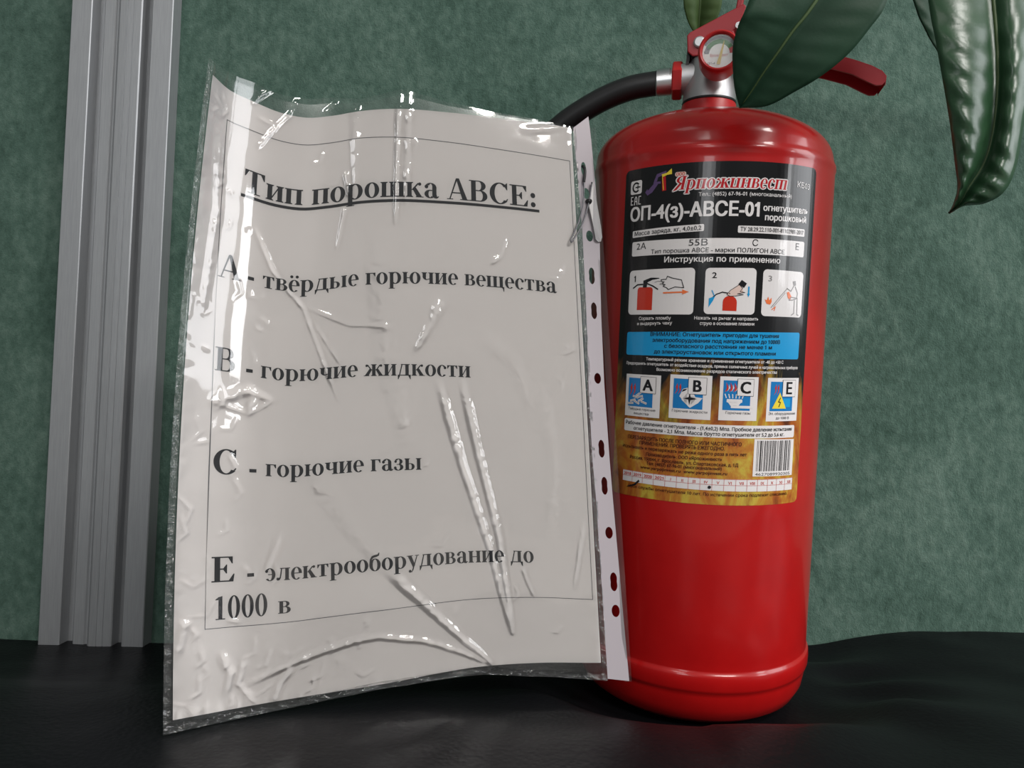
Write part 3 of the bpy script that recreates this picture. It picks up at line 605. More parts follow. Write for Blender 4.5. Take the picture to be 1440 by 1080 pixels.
for (x, y, a) in ((-38, 6.4, .3), (-35.4, 5.4, -.4), (-32.8, 7.0, .5), (-36.2, 8.4, -.2), (-33.4, 8.8, .2), (-30.8, 5.6, -.3), (-39.4, 4.6, .1), (-34.4, 10.0, .6)):
    c, s = math.cos(a), math.sin(a); P.poly([(x+c*dx-s*dy, y+s*dx+c*dy) for dx, dy in ((-1.9, -.55), (1.9, -.55), (1.9, .55), (-1.9, .55))], W, 4+.05*x/50); P.line([(x-1.7*c, y-1.7*s), (x+1.7*c, y+1.7*s)], .18, K, 4.5)
pict(-16.0, 6.2, -1.6, 22.2, 'B', [('Горючие жидкости', .84)])
flames(-13.2, 11.6, .8); P.poly([(-10.6, 10.6), (-9.0, 14.6), (-5.4, 15.8), (-1.6, 9.8), (-5.4, 5.0)], W, 3); P.poly([(-5.2, 14.4), (-4.4, 10.8), (1.6, 10.2), (-.6, 7.4), (-4.8, 4.6), (-9.4, 8.8)], W, 3)
P.poly([(-8.4, 9.6), (-5.6, 10.4), (-5.2, 13.4), (-4.6, 10.4), (-1.2, 9.6), (-4.6, 8.8), (-5.2, 6.0), (-5.8, 9.0)], K, 4); P.poly([(-9.4, 13.0), (-8.8, 14.4), (-6.6, 14.9), (-7.6, 13.8)], K, 4)
pict(10.3, 31.2, -1.2, 22.4, 'C', [('Горючие газы', .64)])
for dx in (0, 2.2, 4.4): P.poly([(13.0+dx, 14.0), (14.0+dx, 16.2), (13.6+dx, 19.4), (14.6+dx, 17.4), (15.0+dx, 15.6)], R_, 3); P.poly([(14.2+dx, 14.2), (15.0+dx, 16.2), (15.0+dx, 18.4), (15.7+dx, 16.4)], W, 3)
P.rbox(14.2, 22.6, 8.6, 8.6, 10.4, 10.4, .4, W, 3); P.poly([(14.8, 8.8), (22.0, 8.8), (20.6, 6.8), (16.4, 6.8)], W, 3); P.rbox(16.6, 28.4, 5.6, 5.6, 7.0, 7.0, .2, W, 3)
for i in range(6): P.line([(14.0+i*1.7, 11.0), (13.2+i*2.0, 13.0)], .5, W, 3)
pict(36.8, 58.8, -1.2, 22.4, 'Е', [('Эл. оборудование', .86), ('до 1000 В', .42)])
flames(41.0, 13.0, .8); P.poly([(40.2, 5.8), (49.6, 5.8), (45.0, 14.6)], M['yellow'], 4); P.line([(45.4, 11.6), (44.2, 9.4), (45.6, 9.2), (44.6, 6.8)], .5, K, 5); P.rbox(47.4, 52.6, 6.6, 6.6, 11.2, 11.2, .4, M['blue'], 3)
# pressure panel
P.rbox(-43.2, 57.4, -11.2, -10.2, -4.2, -3.4, 1.0, W)
P.text('Рабочее давление огнетушителя - (1,4±0,2) Мпа. Пробное давление испытания', -42.0, 55.2, -7.3, -6.4, 1.9, K, 3, .045); P.text('огнетушителя - 2,1 Мпа. Масса брутто огнетушителя от 5,2 до 5,6 кг.', -36.4, 49.6, -10.2, -9.3, 1.9, K, 3, .045)
D = ink('label_dark_print', (.06, .012, .006))
for t, x0, x1, y, c in (('ПЕРЕЗАРЯДИТЬ ПОСЛЕ ПОЛНОГО ИЛИ ЧАСТИЧНОГО', -40.0, 23.6, -15.4, 1.9), ('ПРИМЕНЕНИЯ. ПРОВЕРЯТЬ ЕЖЕГОДНО.', -32.2, 14.6, -18.0, 1.9), ('Испытывать и перезаряжать не реже одного раза в пять лет', -43.4, 26.8, -20.8, 1.7), ('Производитель: ООО «Ярпожинвест»', -27.8, 13.4, -23.8, 1.7),
                        ('Россия, 150044, г. Ярославль, ул. Спартаковская, д. 1Д', -38.0, 22.4, -26.6, 1.7), ('Тел: (4852) 67-96-01 (многоканальный)', -27.4, 13.6, -28.9, 1.7), ('www.yarpojinvest.ru  www.yarpojinvest.ru', -31.0, 16.6, -31.4, 1.7)):
    P.text(t, x0, x1, y, y+.6, c, D, 3, .06)
# barcode
P.rbox(30.8, 57.6, -31.2, -31.2, -10.8, -11.2, 0, W)
rb = random.Random(4); x = 32.6
while x < 55.4:
    wd = rb.choice((.25, .25, .5, .75)); P.rbox(x, x+wd, -28.4, -28.4, -11.6, -11.8, 0, K, 2); x += wd+rb.choice((.3, .3, .5, .8))
P.text('4627089930305', 32.2, 55.6, -30.8, -30.8, 1.5, K, 2)
# service date table
P.rbox(-42.6, 58.4, -39.8, -39.4, -33.6, -32.6, 0, W)
cols = [-42.6, -36.0, -29.4, -22.8, -16.2, -9.9, -3.6, 2.6, 8.9, 15.2, 21.6, 27.9, 34.0, 40.2, 46.2, 52.2, 58.4]
for cx in cols: P.line([(cx, -39.7+.004*cx), (cx, -33.2+.006*cx)], .16, M['inkred'], 3)
P.line([(-42.6, -36.7), (58.4, -36.0)], .16, M['inkred'], 3); P.line([(-42.6, -33.7), (58.4, -32.7)], .16, M['inkred'], 3)
for i, t in enumerate(('2018', '2019', '2020', '2021', 'I', 'II', 'III', 'IV', 'V', 'VI', 'VII', 'VIII', 'IX', 'X', 'XI', 'XII')):
    cx = (cols[i]+cols[i+1])/2; hw = min(sans(t)[2]*1.6/2, 2.6) if i > 3 else 2.4
    P.text(t, cx-hw, cx+hw, -36.0+.006*cx, -36.0+.006*cx, 1.6, M['inkred'], 3, .06 if i < 4 else .02)
P.poly(disc(7.6, -37.8, .9), K, 4); P.poly([(-39.6, -43.2), (-38.6, -42.4), (-34.6, -40.8), (-31.8, -38.0), (-31.0, -38.8), (-33.6, -41.4), (-36.6, -42.4)], K, 4)
P.text('Срок службы огнетушителя 10 лет. По истечении срока подлежит списанию.', -38.4, 54.6, -43.0, -42.0, 1.6, D, 3, .03)
def on_body(x, y, l):
    a = x/ER; r = ER+.10+.06*l; return E(r*math.sin(a), r*math.cos(a), y)
label = P.build('printed_label', on_body, ext, 2.2, (0,), uv=lambda x, y, l: ((x+50.6)/114, (y+48)/184.5))
label['label'] = 'black and orange printed instruction label'
# gauge lettering
tv, tf, tw = sans('Ярпожинвест'); k0 = len(V2); kk = 9.0/tw
V2 += [G(-4.6+x*kk, -1.45, -2.6+y*1.5) for x, y in tv]
for q in tf: F2.append(tuple(i+k0 for i in q)); FM.append(3)
for t, x, y in (('1,6', -.9, 7.0), ('М', -6.2, 2.2), ('ОП-4', -5.6, -5.2)):
    tv, tf, tw = sans(t); k0 = len(V2); V2 += [G(x+a*1.1, -1.42, y-1.2+b*1.1) for a, b in tv]
    for q in tf: F2.append(tuple(i+k0 for i in q)); FM.append(4)
mesh_obj('dial', DIAL[0], DIAL[1], DIAL[3], gauge, fm=DIAL[2], smooth=False)
tidy(ext)

# ---------------------------------------------------------------- sheet of paper inside a punched pocket
# the sheet is a gently curled ruled surface standing on its lower edge (metres; left end nearest the viewer)
TP = np.array([[-0.1441, 0.34, 0.7735], [-0.1402, 0.35, 0.771], [-0.1324, 0.36, 0.7699], [-0.1203, 0.369, 0.7679], [-0.1098, 0.374, 0.7679], [-0.098, 0.379, 0.7712], [-0.0832, 0.382, 0.7755], [-0.0684, 0.384, 0.7779], [-0.0387, 0.391, 0.7798], [-0.0121, 0.399, 0.7807], [0.0115, 0.406, 0.7811], [0.029, 0.411, 0.7811], [0.0406, 0.415, 0.7814]])
TS = np.array([0.0, 11.8, 25.5, 41.8, 54.3, 68.5, 85.3, 101.6, 134.4, 164.1, 190.5, 210.0, 223.2])
BP = np.array([[-0.1487, 0.34, 0.4765], [-0.1144, 0.367, 0.4749], [-0.0631, 0.382, 0.4796], [-0.0106, 0.397, 0.4853], [0.0198, 0.404, 0.4857], [0.0534, 0.412, 0.484], [0.0709, 0.416, 0.4836]])
BS = np.array([0.0, 42.1, 93.8, 146.6, 176.7, 210.0, 227.3])
TM, BMm = np.gradient(TP, TS, axis=0), np.gradient(BP, BS, axis=0)
def row(x, s, p, m):                          # vectorised smooth curve through the row, straight beyond its ends
    i = np.clip(np.searchsorted(s, x)-1, 0, len(s)-2); h = (s[i+1]-s[i])[:, None]; t = np.clip((x-s[i])[:, None]/h, 0, 1)
    q = (2*t**3-3*t**2+1)*p[i]+(t**3-2*t**2+t)*h*m[i]+(-2*t**3+3*t**2)*p[i+1]+(t**3-t**2)*h*m[i+1]
    lo = x < s[0]; q[lo] = p[0]+m[0]*(x[lo]-s[0])[:, None]; hi = x > s[-1]; q[hi] = p[-1]+m[-1]*(x[hi]-s[-1])[:, None]
    return q
def sheet_raw(x, y):
    a = row(x, TS, TP, TM); b = row(x, BS, BP, BMm); v = (y/297)[:, None]
    q = a+(b-a)*v; k = np.maximum(0, 1-x/210)
    q[:, 0] -= .0046*k*k*4*(y/297)*(1-y/297)
    return q
def sheet(x, y, off=0.0):                     # x right, y down in mm; off: mm towards the viewer along the normal
    x = np.atleast_1d(np.asarray(x, float)); y = np.atleast_1d(np.asarray(y, float)); e = .5
    q = sheet_raw(x, y); du = sheet_raw(x+e, y)-sheet_raw(x-e, y); dv = sheet_raw(x, y+e)-sheet_raw(x, y-e)
    n = np.cross(dv, du); n /= np.linalg.norm(n, axis=1)[:, None]
    s = np.sign(-n[:, 1])[:, None]
    return q+n*s*(np.asarray(off)/1000).reshape(-1, 1)*np.ones((len(x), 1))
S1 = lambda x, y, l: sheet(x, y, l)[0]
PP = Print(); T_ = M['toner']
def pt(t, x0, x1, y0, y1, cap): PP.serif(t, x0, x1, -y0, -y1, cap, T_, 1)
# title and underline
pt('Тип порошка АВСЕ:', 24.0, 186.6, 45.8, 47.8, 11.4)
# (baselines follow the photographed sheet, whose printing sits slightly askew)
def pline(pts, wd, m): PP.line([(x, -y) for x, y in pts], wd, m, 1)
pline([(23.6, 47.9), (90, 48.6), (186.9, 49.6)], 1.5, T_)
pt('А', 14.2, 26.0, 90.4, 90.6, 11.4); pt('-', 28.6, 32.8, 91.6, 91.6, 11.4); pt('твёрдые горючие вещества', 36.4, 195.8, 91.0, 94.6, 8.6)
pt('В', 15.0, 25.6, 135.6, 135.8, 11.4); pt('-', 29.8, 34.0, 137.4, 137.4, 11.4); pt('горючие жидкости', 37.2, 144.4, 136.4, 143.2, 8.6)
pt('С', 15.6, 27.8, 185.0, 185.2, 11.8); pt('-', 32.6, 37.0, 186.6, 186.6, 11.4); pt('горючие газы', 40.6, 117.4, 185.4, 190.6, 8.6)
pt('Е', 16.0, 27.0, 236.4, 236.6, 12.0); pt('-', 32.2, 36.4, 237.6, 237.6, 11.4); pt('электрооборудование до', 40.8, 175.6, 237.4, 243.2, 8.8)
pt('1000', 17.2, 42.4, 254.2, 254.4, 10.9); pt('в', 46.8, 53.2, 254.2, 254.4, 8.8)
H_ = M['hairline']
pline([(12.4, 14.6), (84, 14.4), (134, 16.2), (163.5, 17.4), (207.9, 19.0)], .32, H_); pline([(207.9, 19.0), (207.3, 262.6)], .32, H_); pline([(207.3, 262.6), (118, 260.6), (13.6, 257.9)], .32, H_); pline([(13.6, 257.9), (14.4, 149), (13.2, 60), (12.4, 14.6)], .32, H_)
xs = np.linspace(0, 210, 106); ys = np.linspace(0, 297, 100)
PP_base = len(PP.V)
gx, gy = np.meshgrid(xs, ys, indexing='ij')
PP.add([(x, -y) for x, y in zip(gx.ravel(), gy.ravel())], grid_faces(106, 100), M['paper'], 0)
def on_sheet(x, y, l): return sheet(x, -y, l*.12)[0]
# vectorised placing of the printed sheet
bm = bmesh.new(); vs = [bm.verts.new(q) for q in PP.V]
for fq, m_ in zip(PP.F, PP.m):
    fc = bm.faces.new([vs[i] for i in fq]); fc.material_index = m_
ink_f = [q for q in bm.faces if q.material_index != PP.mi(M['paper'])]
c = 2.0
while c < 210:
    g = [q for q in bm.faces if q.material_index != PP.mi(M['paper'])]; ge = {e for q in g for e in q.edges}; gv = {v_ for q in g for v_ in q.verts}
    bmesh.ops.bisect_plane(bm, geom=list(gv)+list(ge)+g, plane_co=(c, 0, 0), plane_no=(1, 0, 0), dist=1e-6); c += 3.0
me = bpy.data.meshes.new('paper_sheet'); bm.to_mesh(me); bm.free()
co = np.zeros(len(me.vertices)*3); me.vertices.foreach_get('co', co); co = co.reshape(-1, 3)
co = sheet(co[:, 0], -co[:, 1], co[:, 2]*.12); me.vertices.foreach_set('co', co.ravel())
for m_ in PP.mats: me.materials.append(m_)
me.polygons.foreach_set('use_smooth', np.ones(len(me.polygons), dtype=bool)); me.update()
paper = link_mesh('paper_sheet', me)
paper['label'] = 'white printed paper sheet with black serif lettering, inside the clear plastic pocket'; paper['category'] = 'paper'

sleeve = thing('plastic_sleeve', 'crinkled clear plastic punched pocket holding the paper, leaning on the red extinguisher', 'plastic sleeve', tuple(sheet([100], [300])[0]))
XT = np.array([-4, 1.3, 7.8, 23.5, 36.9, 50.6, 68, 85.1, 95.9, 107.1, 114, 134.4, 164.2, 188.4, 201.8, 212]); YT = np.array([-5.6, -5.6, -7.1, -8.9, -8.8, -9.6, -9.6, -6.0, -7.5, -9.9, -9.0, -5.0, -2.6, -1.7, -.8, -.6])
XB = np.array([-4, 17.1, 49.6, 93.7, 146.5, 167.7, 216.2, 229]); YB = np.array([302.7, 302.2, 301.5, 299.2, 301.3, 303.8, 306.8, 307.9])
def seg_field(X, Y, pts, wfun, amp, sharpness=1.0):   # ridge along a polyline; width and height vary along it
    best = np.full(X.shape, 1e9); par = np.zeros(X.shape); L = 0
    pts = [np.array(p, float) for p in pts]; lens = [np.linalg.norm(b-a) for a, b in zip(pts[:-1], pts[1:])]; tot = sum(lens)
    for a, b, l in zip(pts[:-1], pts[1:], lens):
        d = (b-a)/l; t = np.clip((X-a[0])*d[0]+(Y-a[1])*d[1], 0, l); dist = np.hypot(X-a[0]-d[0]*t, Y-a[1]-d[1]*t)
        u = dist < best; best = np.where(u, dist, best); par = np.where(u, (L+t)/tot, par); L += l
    wd = wfun(par); r = best/wd
    return amp*np.clip(1.12-np.sqrt(r*r*.55+.015), 0, 2)*np.clip(np.minimum(par, 1-par)*6+.25, 0, 1)
def fbm(X, Y, sc, seed, oct_=3):
    rs = np.random.RandomState(seed); out = np.zeros(X.shape)
    for o_ in range(oct_):
        s_ = sc/2**o_; nx, ny = int(260/s_)+4, int(340/s_)+4; g = rs.rand(nx, ny)-.5
        fx, fy = np.mod((X+15)/s_, nx-1.001), np.mod((Y+20)/s_, ny-1.001); ix, iy = fx.astype(int), fy.astype(int); tx, ty = fx-ix, fy-iy
        tx = tx*tx*(3-2*tx); ty = ty*ty*(3-2*ty)
        out += (g[ix, iy]*(1-tx)*(1-ty)+g[ix+1, iy]*tx*(1-ty)+g[ix, iy+1]*(1-tx)*ty+g[ix+1, iy+1]*tx*ty)/2**o_
    return out
RIDGES = [  # (points mm, width start, width end, height)
 ([(127.6, 146), (138.5, 188.3), (152.4, 234.5), (162.2, 280)], 2.2, 1.0, 1.5), ([(140.3, 146), (147.8, 184.9), (157.2, 227), (163, 280)], 2.2, 1.0, 1.5),
 ([(99, 239), (118.3, 260.6), (136, 280), (152.3, 296)], 2.6, 1.0, 1.3), ([(33, 286), (54, 278.8), (67.3, 275.6), (83, 272.9), (94.3, 272.5), (117.8, 278.8), (132, 285.7), (150.4, 295.5)], 1.6, 1.0, 1.0),
 ([(46.7, -1), (37.9, 9.7), (30.4, 21.3)], 1.0, .8, .9), ([(32, 62.7), (41.8, 81.4), (57.3, 99.2), (67.8, 127.8), (75.8, 149.2)], 1.3, 1.0, .9), ([(63.2, 108.4), (77.2, 131.8)], 1.0, .8, .6),
 ([(58.7, 99.3), (81.3, 111.9), (101, 114.4)], 1.0, .8, .6), ([(129.6, 100.8), (124, 112.2), (114.4, 128.9)], 3.2, 1.2, 1.5), ([(15.2, 150.5), (31.9, 143), (44, 147)], 2.6, 1.6, 1.2), ([(31.9, 142), (34, 148), (32.3, 154.7)], 2.4, 1.6, 1.0), ([(15.2, 150.5), (32.3, 154.7), (44, 147)], 1.2, 1.0, .7),
 ([(107.1, -9), (106.1, 22.8), (105, 60)], 1.8, 1.2, 1.3), ([(82.3, -6), (83.7, 45)], 3.0, 2.0, .8), ([(112.4, -9), (110.8, 54)], 2.4, 1.6, .9), ([(77.8, 49.8), (73.7, 71.6)], 1.4, .8, .8), ([(77.7, 31), (80, 44.2)], 1.8, 1.0, .9),
 ([(205, 220.7), (201.2, 238.3), (197.5, 255.9)], 1.6, 1.0, 1.0), ([(169.2, 244.6), (171.6, 252.3), (175.1, 261)], 1.2, .8, .7), ([(5.4, 252), (1.9, 267.8)], 2.2, 1.4, 1.0), ([(21.2, 270.5), (25.3, 279.5), (22.9, 289)], 2.0, 1.4, 1.1),
 ([(31.8, 273.7), (28.4, 285), (36.5, 296)], 1.6, 1.0, .9), ([(54, 280.5), (48, 288.3), (44.7, 297)], 1.8, 1.2, 1.1), ([(48.3, 216), (41.8, 233.3)], 2.0, 1.2, .9), ([(157.2, 80.7), (163.1, 76.4), (167.2, 66.4)], 1.4, 1.0, .7),
 ([(35.6, -10), (30, -5), (25.5, 1)], 1.4, .8, .8), ([(49.2, -8.2), (44.9, 1.4)], 1.2, .8, .8), ([(71.8, -6.4), (64, -1.7)], 1.2, .8, .8), ([(8, 20), (11, 60), (7, 110)], 3.0, 2.0, .9), ([(180, 5), (192, 3), (203, 1)], 2.0, 1.4, .8),
 ([(150, 120), (170, 135), (178, 160)], 4.0, 3.0, .6), ([(96, 70), (100, 130), (112, 180)], 6.0, 4.0, .8), ([(60, 180), (85, 220), (98, 238)], 5.0, 3.0, .7), ([(185, 150), (190, 190), (186, 225)], 4.0, 3.0, .7),
]
rc = random.Random(21)
for i in range(95):
    z_ = rc.random()
    if z_ < .42: x, y = rc.uniform(0, 38), rc.uniform(-4, 296)
    elif z_ < .66: x, y = rc.uniform(4, 150), rc.uniform(262, 296)
    elif z_ < .8: x, y = rc.uniform(195, 209), rc.uniform(10, 296)
    else: x, y = rc.uniform(40, 195), rc.uniform(0, 280)
    a_ = rc.gauss(math.pi/2, .7); l_ = rc.uniform(2, 9); RIDGES.append(([(x, y), (x+l_*math.cos(a_), y+l_*math.sin(a_)), (x+l_*1.5*math.cos(a_+.5), y+l_*1.5*math.sin(a_+.5))], rc.uniform(.7, 1.5), rc.uniform(.5, .9), rc.uniform(.2, .5)))
def film_height(X, Y):
    jag = .75+1.1*np.abs(fbm(X, Y, 5, 53, 2))
    h = .9+.6*fbm(X, Y, 42, 3, 2)+.06*fbm(X, Y, 12, 5, 2)
    for i_, (pts, w0, w1, a) in enumerate(RIDGES): h = h+seg_field(X, Y, pts, lambda t, w0=w0, w1=w1: w0+(w1-w0)*t, a*(.85 if i_ < 4 else .6))*jag
    # puckers along the welded foot and the left weld
    lowb = np.exp(-((Y-298)/5.0)**2)*(X < 165); h = h+lowb*(.55*np.abs(fbm(X*2.4, Y*.5, 7, 11, 2))*1.6)
    lf = np.exp(-((X+1)/3.5)**2); h = h+lf*.5*np.abs(fbm(X*.7, Y*.75, 6, 13, 2))
    rt = np.exp(-((X-209)/3.0)**2); h = h+rt*.4*np.abs(fbm(X*.7, Y*.8, 6, 17, 2))
    cr = fbm(X, Y, 26, 23, 1); h = h+.10*np.abs(fbm(X, Y, 13, 29, 2))*np.clip(cr*4, 0, 1)
    return np.maximum(h, .35)
def panel(name, x0, x1, ytop, ybot, step, hfun, m, parent, edge0=None):
    nx = max(2, int((x1-x0)/step)+1); xs = np.linspace(x0, x1, nx)
    t0, t1 = ytop(xs), ybot(xs); ny = int(np.max(t1-t0)/step)+2
    Y = t0[:, None]+(t1-t0)[:, None]*np.linspace(0, 1, ny)[None, :]; X = np.repeat(xs[:, None], ny, 1)
    q = sheet(X.ravel(), Y.ravel(), hfun(X, Y).ravel())
    return mesh_obj(name, q, [f_[::-1] for f_ in grid_faces(nx, ny)], m, parent)
yt = lambda x: np.interp(x, XT, YT); yb = lambda x: np.interp(x, XB, YB)
panel('front_film', -1.0, 210.6, yt, lambda x: yb(x)-3.6, .75, film_height, M['film'], sleeve)
panel('back_film', -1.0, 210.6, lambda x: yt(x)*.75, lambda x: yb(x)-3.6, 3.0, lambda X, Y: -.5+0*X, M['backfilm'], sleeve)
wav = lambda X, Y: .2+.35*fbm(X*1.5, Y*1.5, 5, 41, 2)
panel('side_weld', -4.0, -.9, yt, yb, .7, wav, M['weld'], sleeve)
panel('foot_weld', -1.0, 213.0, lambda x: yb(x)-3.7, yb, .7, wav, M['weld'], sleeve)
panel('spine_weld', 210.5, 213.2, yt, lambda x: yb(x)-.2, .7, wav, M['weld'], sleeve)
# milky punched strip: outline with holes, filled, then bent on to the sheet
holes = [(216.6, 22.5, 1.3, 3.2), (217.3, 36.5, 1.6, 2.6), (217.9, 60.6, 1.7, 2.6), (217.8, 83.1, 1.6, 3.9), (217.9, 102.7, 1.6, 3.9), (217.6, 140.6, 1.6, 2.5), (217.4, 179.7, 1.6, 4.1), (217.9, 200.2, 1.6, 4.1), (218.9, 226.1, 1.7, 2.7), (219.9, 253.0, 1.8, 4.3), (220.0, 268.9, 1.8, 2.8)]
XL = np.array([[0, 211.4], [58, 213.4], [104, 213.0], [144, 211.8], [184, 211.6], [207, 212.4], [306, 213.2]]); XR = np.array([[-10, 221.8], [2, 222.8], [57, 224.6], [104, 222.3], [144, 221.5], [184, 221.9], [207, 222.4], [307, 225.2]])
ysl = np.linspace(-.2, 305.6, 70)
outl = [(np.interp(y, XL[:, 0], XL[:, 1]), -y) for y in ysl]+[(219, -306.4), (np.interp(306.8, XR[:, 0], XR[:, 1]), -307.2)]+[(np.interp(y, XR[:, 0], XR[:, 1]), -y) for y in np.linspace(304, -8, 70)]
loops = [outl]+[[(x+rx*math.cos(a), -(y+ry*math.sin(a)*(1-.25*(ry > 3.5)*math.exp(-(math.sin(a)/.25)**2)*0)) ) for a in np.linspace(0, 2*math.pi, 22, endpoint=False)] for x, y, rx, ry in holes]
holes = [(x, y, rx*1.28, ry*1.2) for x, y, rx, ry in holes]
# the paired wide holes are waisted like a figure of eight
def eight(x, y, rx, ry):
    return [(x+rx*math.cos(a)*(1-.22*math.exp(-(math.sin(a)/.35)**2)), -(y+ry*math.sin(a))) for a in np.linspace(0, 2*math.pi, 26, endpoint=False)]
loops = [outl]+[eight(*h) if h[3] > 4.2 else [(h[0]+h[2]*math.cos(a), -(h[1]+h[3]*math.sin(a))) for a in np.linspace(0, 2*math.pi, 22, endpoint=False)] for h in holes]
sv, sf = flat_fill(loops)
sa = np.array(sv); q = sheet(sa[:, 0], -sa[:, 1], .25+0*sa[:, 0])
o = mesh_obj('punched_strip', q, sf, M['strip'], sleeve); o['label'] = 'milky white strip with punched holes'
panel('strip_edge', 222.6, 226.6, lambda x: 0*x-2, lambda x: 0*x+307.6, .9, lambda X, Y: .15+.5*fbm(X, Y*.3, 9, 47, 2), M['backfilm'], sleeve)
tidy(sleeve)

# ---------------------------------------------------------------- little spring clip hooked on the strip
clip = thing('wire_clip', 'small bent metal wire clip hooked through the holes of the white strip', 'clip', tuple(sheet([214], [45], 2)[0]))
def sp(x, y, off): return sheet([x], [y], off)[0]
loop_ = catmull([sp(216.4, 36, -1.0), sp(215.6, 30, 1.6), sp(214.4, 40, 2.4), sp(211.0, 52, 2.8), sp(205.2, 63.6, 3.0), sp(204.6, 65.0, 3.0), sp(205.8, 65.0, 3.0), sp(212.4, 55, 2.8), sp(217.4, 43, 2.4), sp(220.6, 30.4, 2.2)], 8)
v, f = tube(loop_, .00042, 8); mesh_obj('wire_loop', v, f, M['wire'], clip)
v, f = tube(catmull([sp(216.6, 20.6, -1.0), sp(216.9, 23, 1.2), sp(216.3, 27, 1.8), sp(215.6, 30.6, 1.6)], 6), [.0008]*19, 10); mesh_obj('hook', v, f, M['rubber'], clip)
bl = [(220.4, 31.0), (221.4, 30.4), (222.8, 40), (224.8, 55), (225.3, 61), (224.4, 63.4), (222.4, 63.8), (220.8, 62.4), (219.6, 54), (217.2, 43), (217.8, 41.5)]
nb = len(bl); V = [sp(x, y, 1.9+.5*math.sin(i)) for i, (x, y) in enumerate(bl)]+[sp(x, y, 1.3) for x, y in bl]
f = [tuple(range(nb)), tuple(range(2*nb-1, nb-1, -1))]+[(i, (i+1) % nb, (i+1) % nb+nb, i+nb) for i in range(nb)]
o = mesh_obj('clip_blade', V, f, M['blade'], clip, smooth=False); bevel(o, .0003)
v, f = tube([sp(217.4, 41.0, .6), sp(218.6, 41.6, 2.9)], .0013, 12); mesh_obj('coil', v, f, M['rubber'], clip)
tidy(clip)

# ---------------------------------------------------------------- rubber plant leaning into the picture from the right
plant = thing('rubber_plant', 'potted rubber plant with broad dark green leaves hanging over the extinguisher', 'plant', (.70, .36, 0))
def station(pts, n):
    a = catmull([(*p, 0) for p in pts], 12); a = np.array(a)[:, :2]
    return np.array([[np.interp(t*(len(a)-1), range(len(a)), a[:, k]) for k in (0, 1)] for t in np.linspace(0, 1, n)])
def leaf(left, mid, right, Yt, Yb, fold, ripple, per, m, n=64, nc=9, name='leaf', bow=0.0, bulge=.002):
    l, c, r = station(left, n), station(mid, n), station(right, n); V = []
    for i in range(n):
        t = i/(n-1); Y = Yt+(Yb-Yt)*t+bow*math.sin(math.pi*t)
        for k in range(-nc, nc+1):
            s = abs(k)/nc; e = l[i] if k < 0 else r[i]
            p = c[i]+(e-c[i])*s
            env = math.sin(math.pi*min(max(t*1.05, 0), 1))**.5
            wv = ripple*env*math.sin(2*math.pi*(i/per-s*.9))*(4*s*(1-s))
            V.append(at(p[0], p[1], Y+env*(fold*s-bulge*math.sin(math.pi*s))+wv))
    o = mesh_obj(name, V, grid_faces(n, 2*nc+1), m, plant); sd = o.modifiers.new('solid', 'SOLIDIFY'); sd.thickness = .0005; sd.offset = 1
    pts = [V[i*(2*nc+1)+nc] for i in range(2, n)]
    v, f = tube([np.array(p)+np.array([0, -.0003, 0]) for p in pts], [.0003+.0009*(i/len(pts)) for i in range(len(pts))], 8); rb_ = mesh_obj('midrib', v, f, M['midrib'], o)
    return V[(n-1)*(2*nc+1)+nc]
b1 = leaf([(1040, 152), (1033, 125), (1030, 90), (1031, 62), (1039, 34), (1049, 12), (1078, -60), (1120, -130), (1205, -180)], [(1040, 152), (1057, 128), (1074, 102), (1093, 75), (1114, 45), (1138, 15), (1163, -25), (1188, -85), (1215, -182)],
     [(1040, 152), (1079, 149), (1118, 129), (1155, 107), (1193, 76), (1223, 40), (1246, 5), (1260, -60), (1225, -180)], .368, .335, -.004, .00015, 6, M['leaf'], name='leaf', bow=-.006)
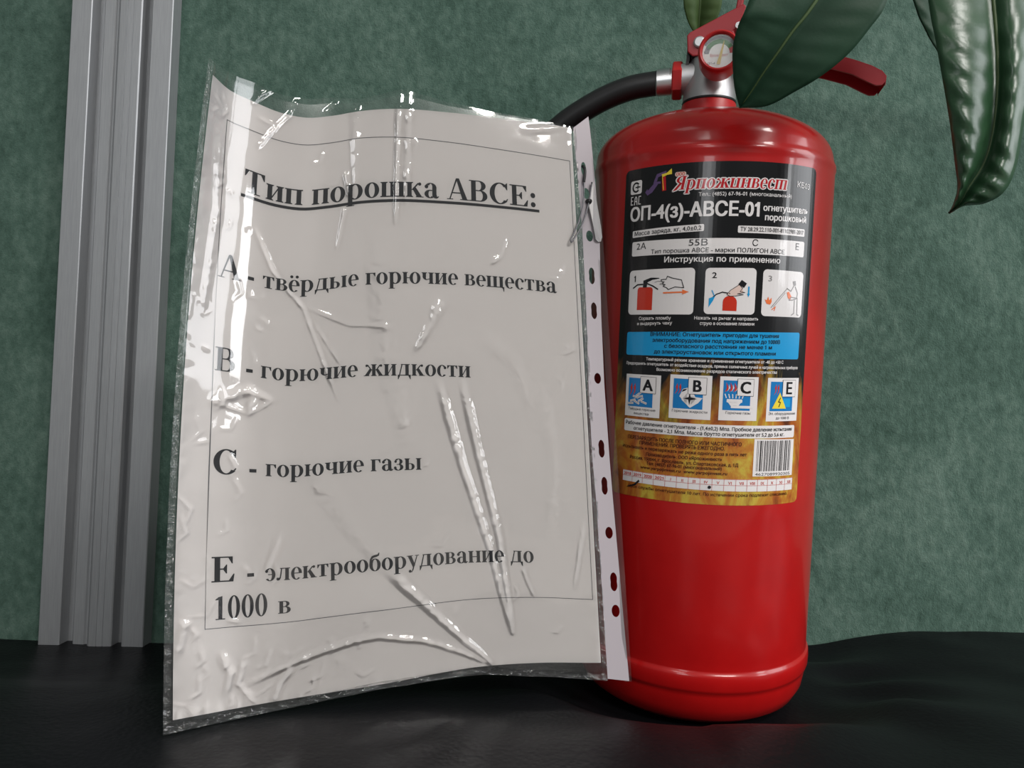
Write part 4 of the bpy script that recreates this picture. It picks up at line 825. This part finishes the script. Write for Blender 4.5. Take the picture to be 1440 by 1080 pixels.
b2 = leaf([(1334, 300), (1341, 284), (1346, 262), (1342, 225), (1335, 170), (1325, 110), (1316, 60), (1306, 5), (1300, -70), (1330, -150)], [(1334, 300), (1348, 288), (1363, 262), (1384, 228), (1396, 185), (1402, 130), (1402, 75), (1397, 10), (1388, -70), (1365, -150)],
     [(1334, 300), (1356, 290), (1385, 286), (1412, 270), (1429, 235), (1441, 170), (1451, 110), (1453, 40), (1440, -70), (1390, -150)], .350, .345, -.004, .0006, 6.5, M['leafgloss'], n=90, name='leaf', bow=-.010, bulge=.0065)
b3 = leaf([(982, 50), (972, 40), (964, 20), (961, -5), (966, -60), (1000, -110)], [(982, 50), (983, 30), (984, 10), (986, -15), (992, -60), (1006, -112)], [(982, 50), (1000, 38), (1011, 20), (1016, -5), (1016, -60), (1012, -110)], .505, .49, -.003, .0002, 6, M['leafpale'], n=40, name='leaf')
b4 = leaf([(1346, 118), (1326, 86), (1304, 48), (1290, 18), (1281, -15), (1276, -60), (1300, -130)], [(1346, 118), (1336, 84), (1326, 46), (1318, 14), (1312, -18), (1308, -60), (1310, -130)], [(1346, 118), (1352, 84), (1350, 46), (1346, 14), (1340, -18), (1335, -60), (1320, -130)], .400, .39, -.004, .0004, 6, M['leaf'], n=40, name='leaf')
stem = catmull([(.70, .36, .24), (.69, .37, .55), (.62, .40, .80), (.47, .41, .93), (.30, .41, .96), (.14, .45, .955)], 10)
v, f = tube(stem, [.009-.006*i/len(stem) for i in range(len(stem))], 12); mesh_obj('stem', v, f, M['stem'], plant)
sa = np.array(stem)
for b_ in (b1, b2, b3, b4):
    b_ = np.array(b_); j = int(np.argmin(np.linalg.norm(sa-b_-np.array([.02, 0, .02]), axis=1))); e = sa[j]
    v, f = tube(catmull([b_, (b_*.6+e*.4)+np.array([0, 0, .012]), e], 8), .0016, 8); mesh_obj('petiole', v, f, M['stem'], plant)
v, f = lathe([(0, 0), (95, 0), (100, 6), (130, 220), (138, 222), (138, 250), (128, 250), (122, 222), (0, 222)], 48, lambda x, y, h: np.array([.70+x/1000, .36+y/1000, h/1000])); sharp(mesh_obj('flower_pot', v, f, M['terracotta'], plant))
v, f = lathe([(0, 236), (60, 238), (123, 234)], 32, lambda x, y, h: np.array([.70+x/1000, .36+y/1000, h/1000])); mesh_obj('soil', v, f, M['soil'], plant)
tidy(plant); tidy(bench)
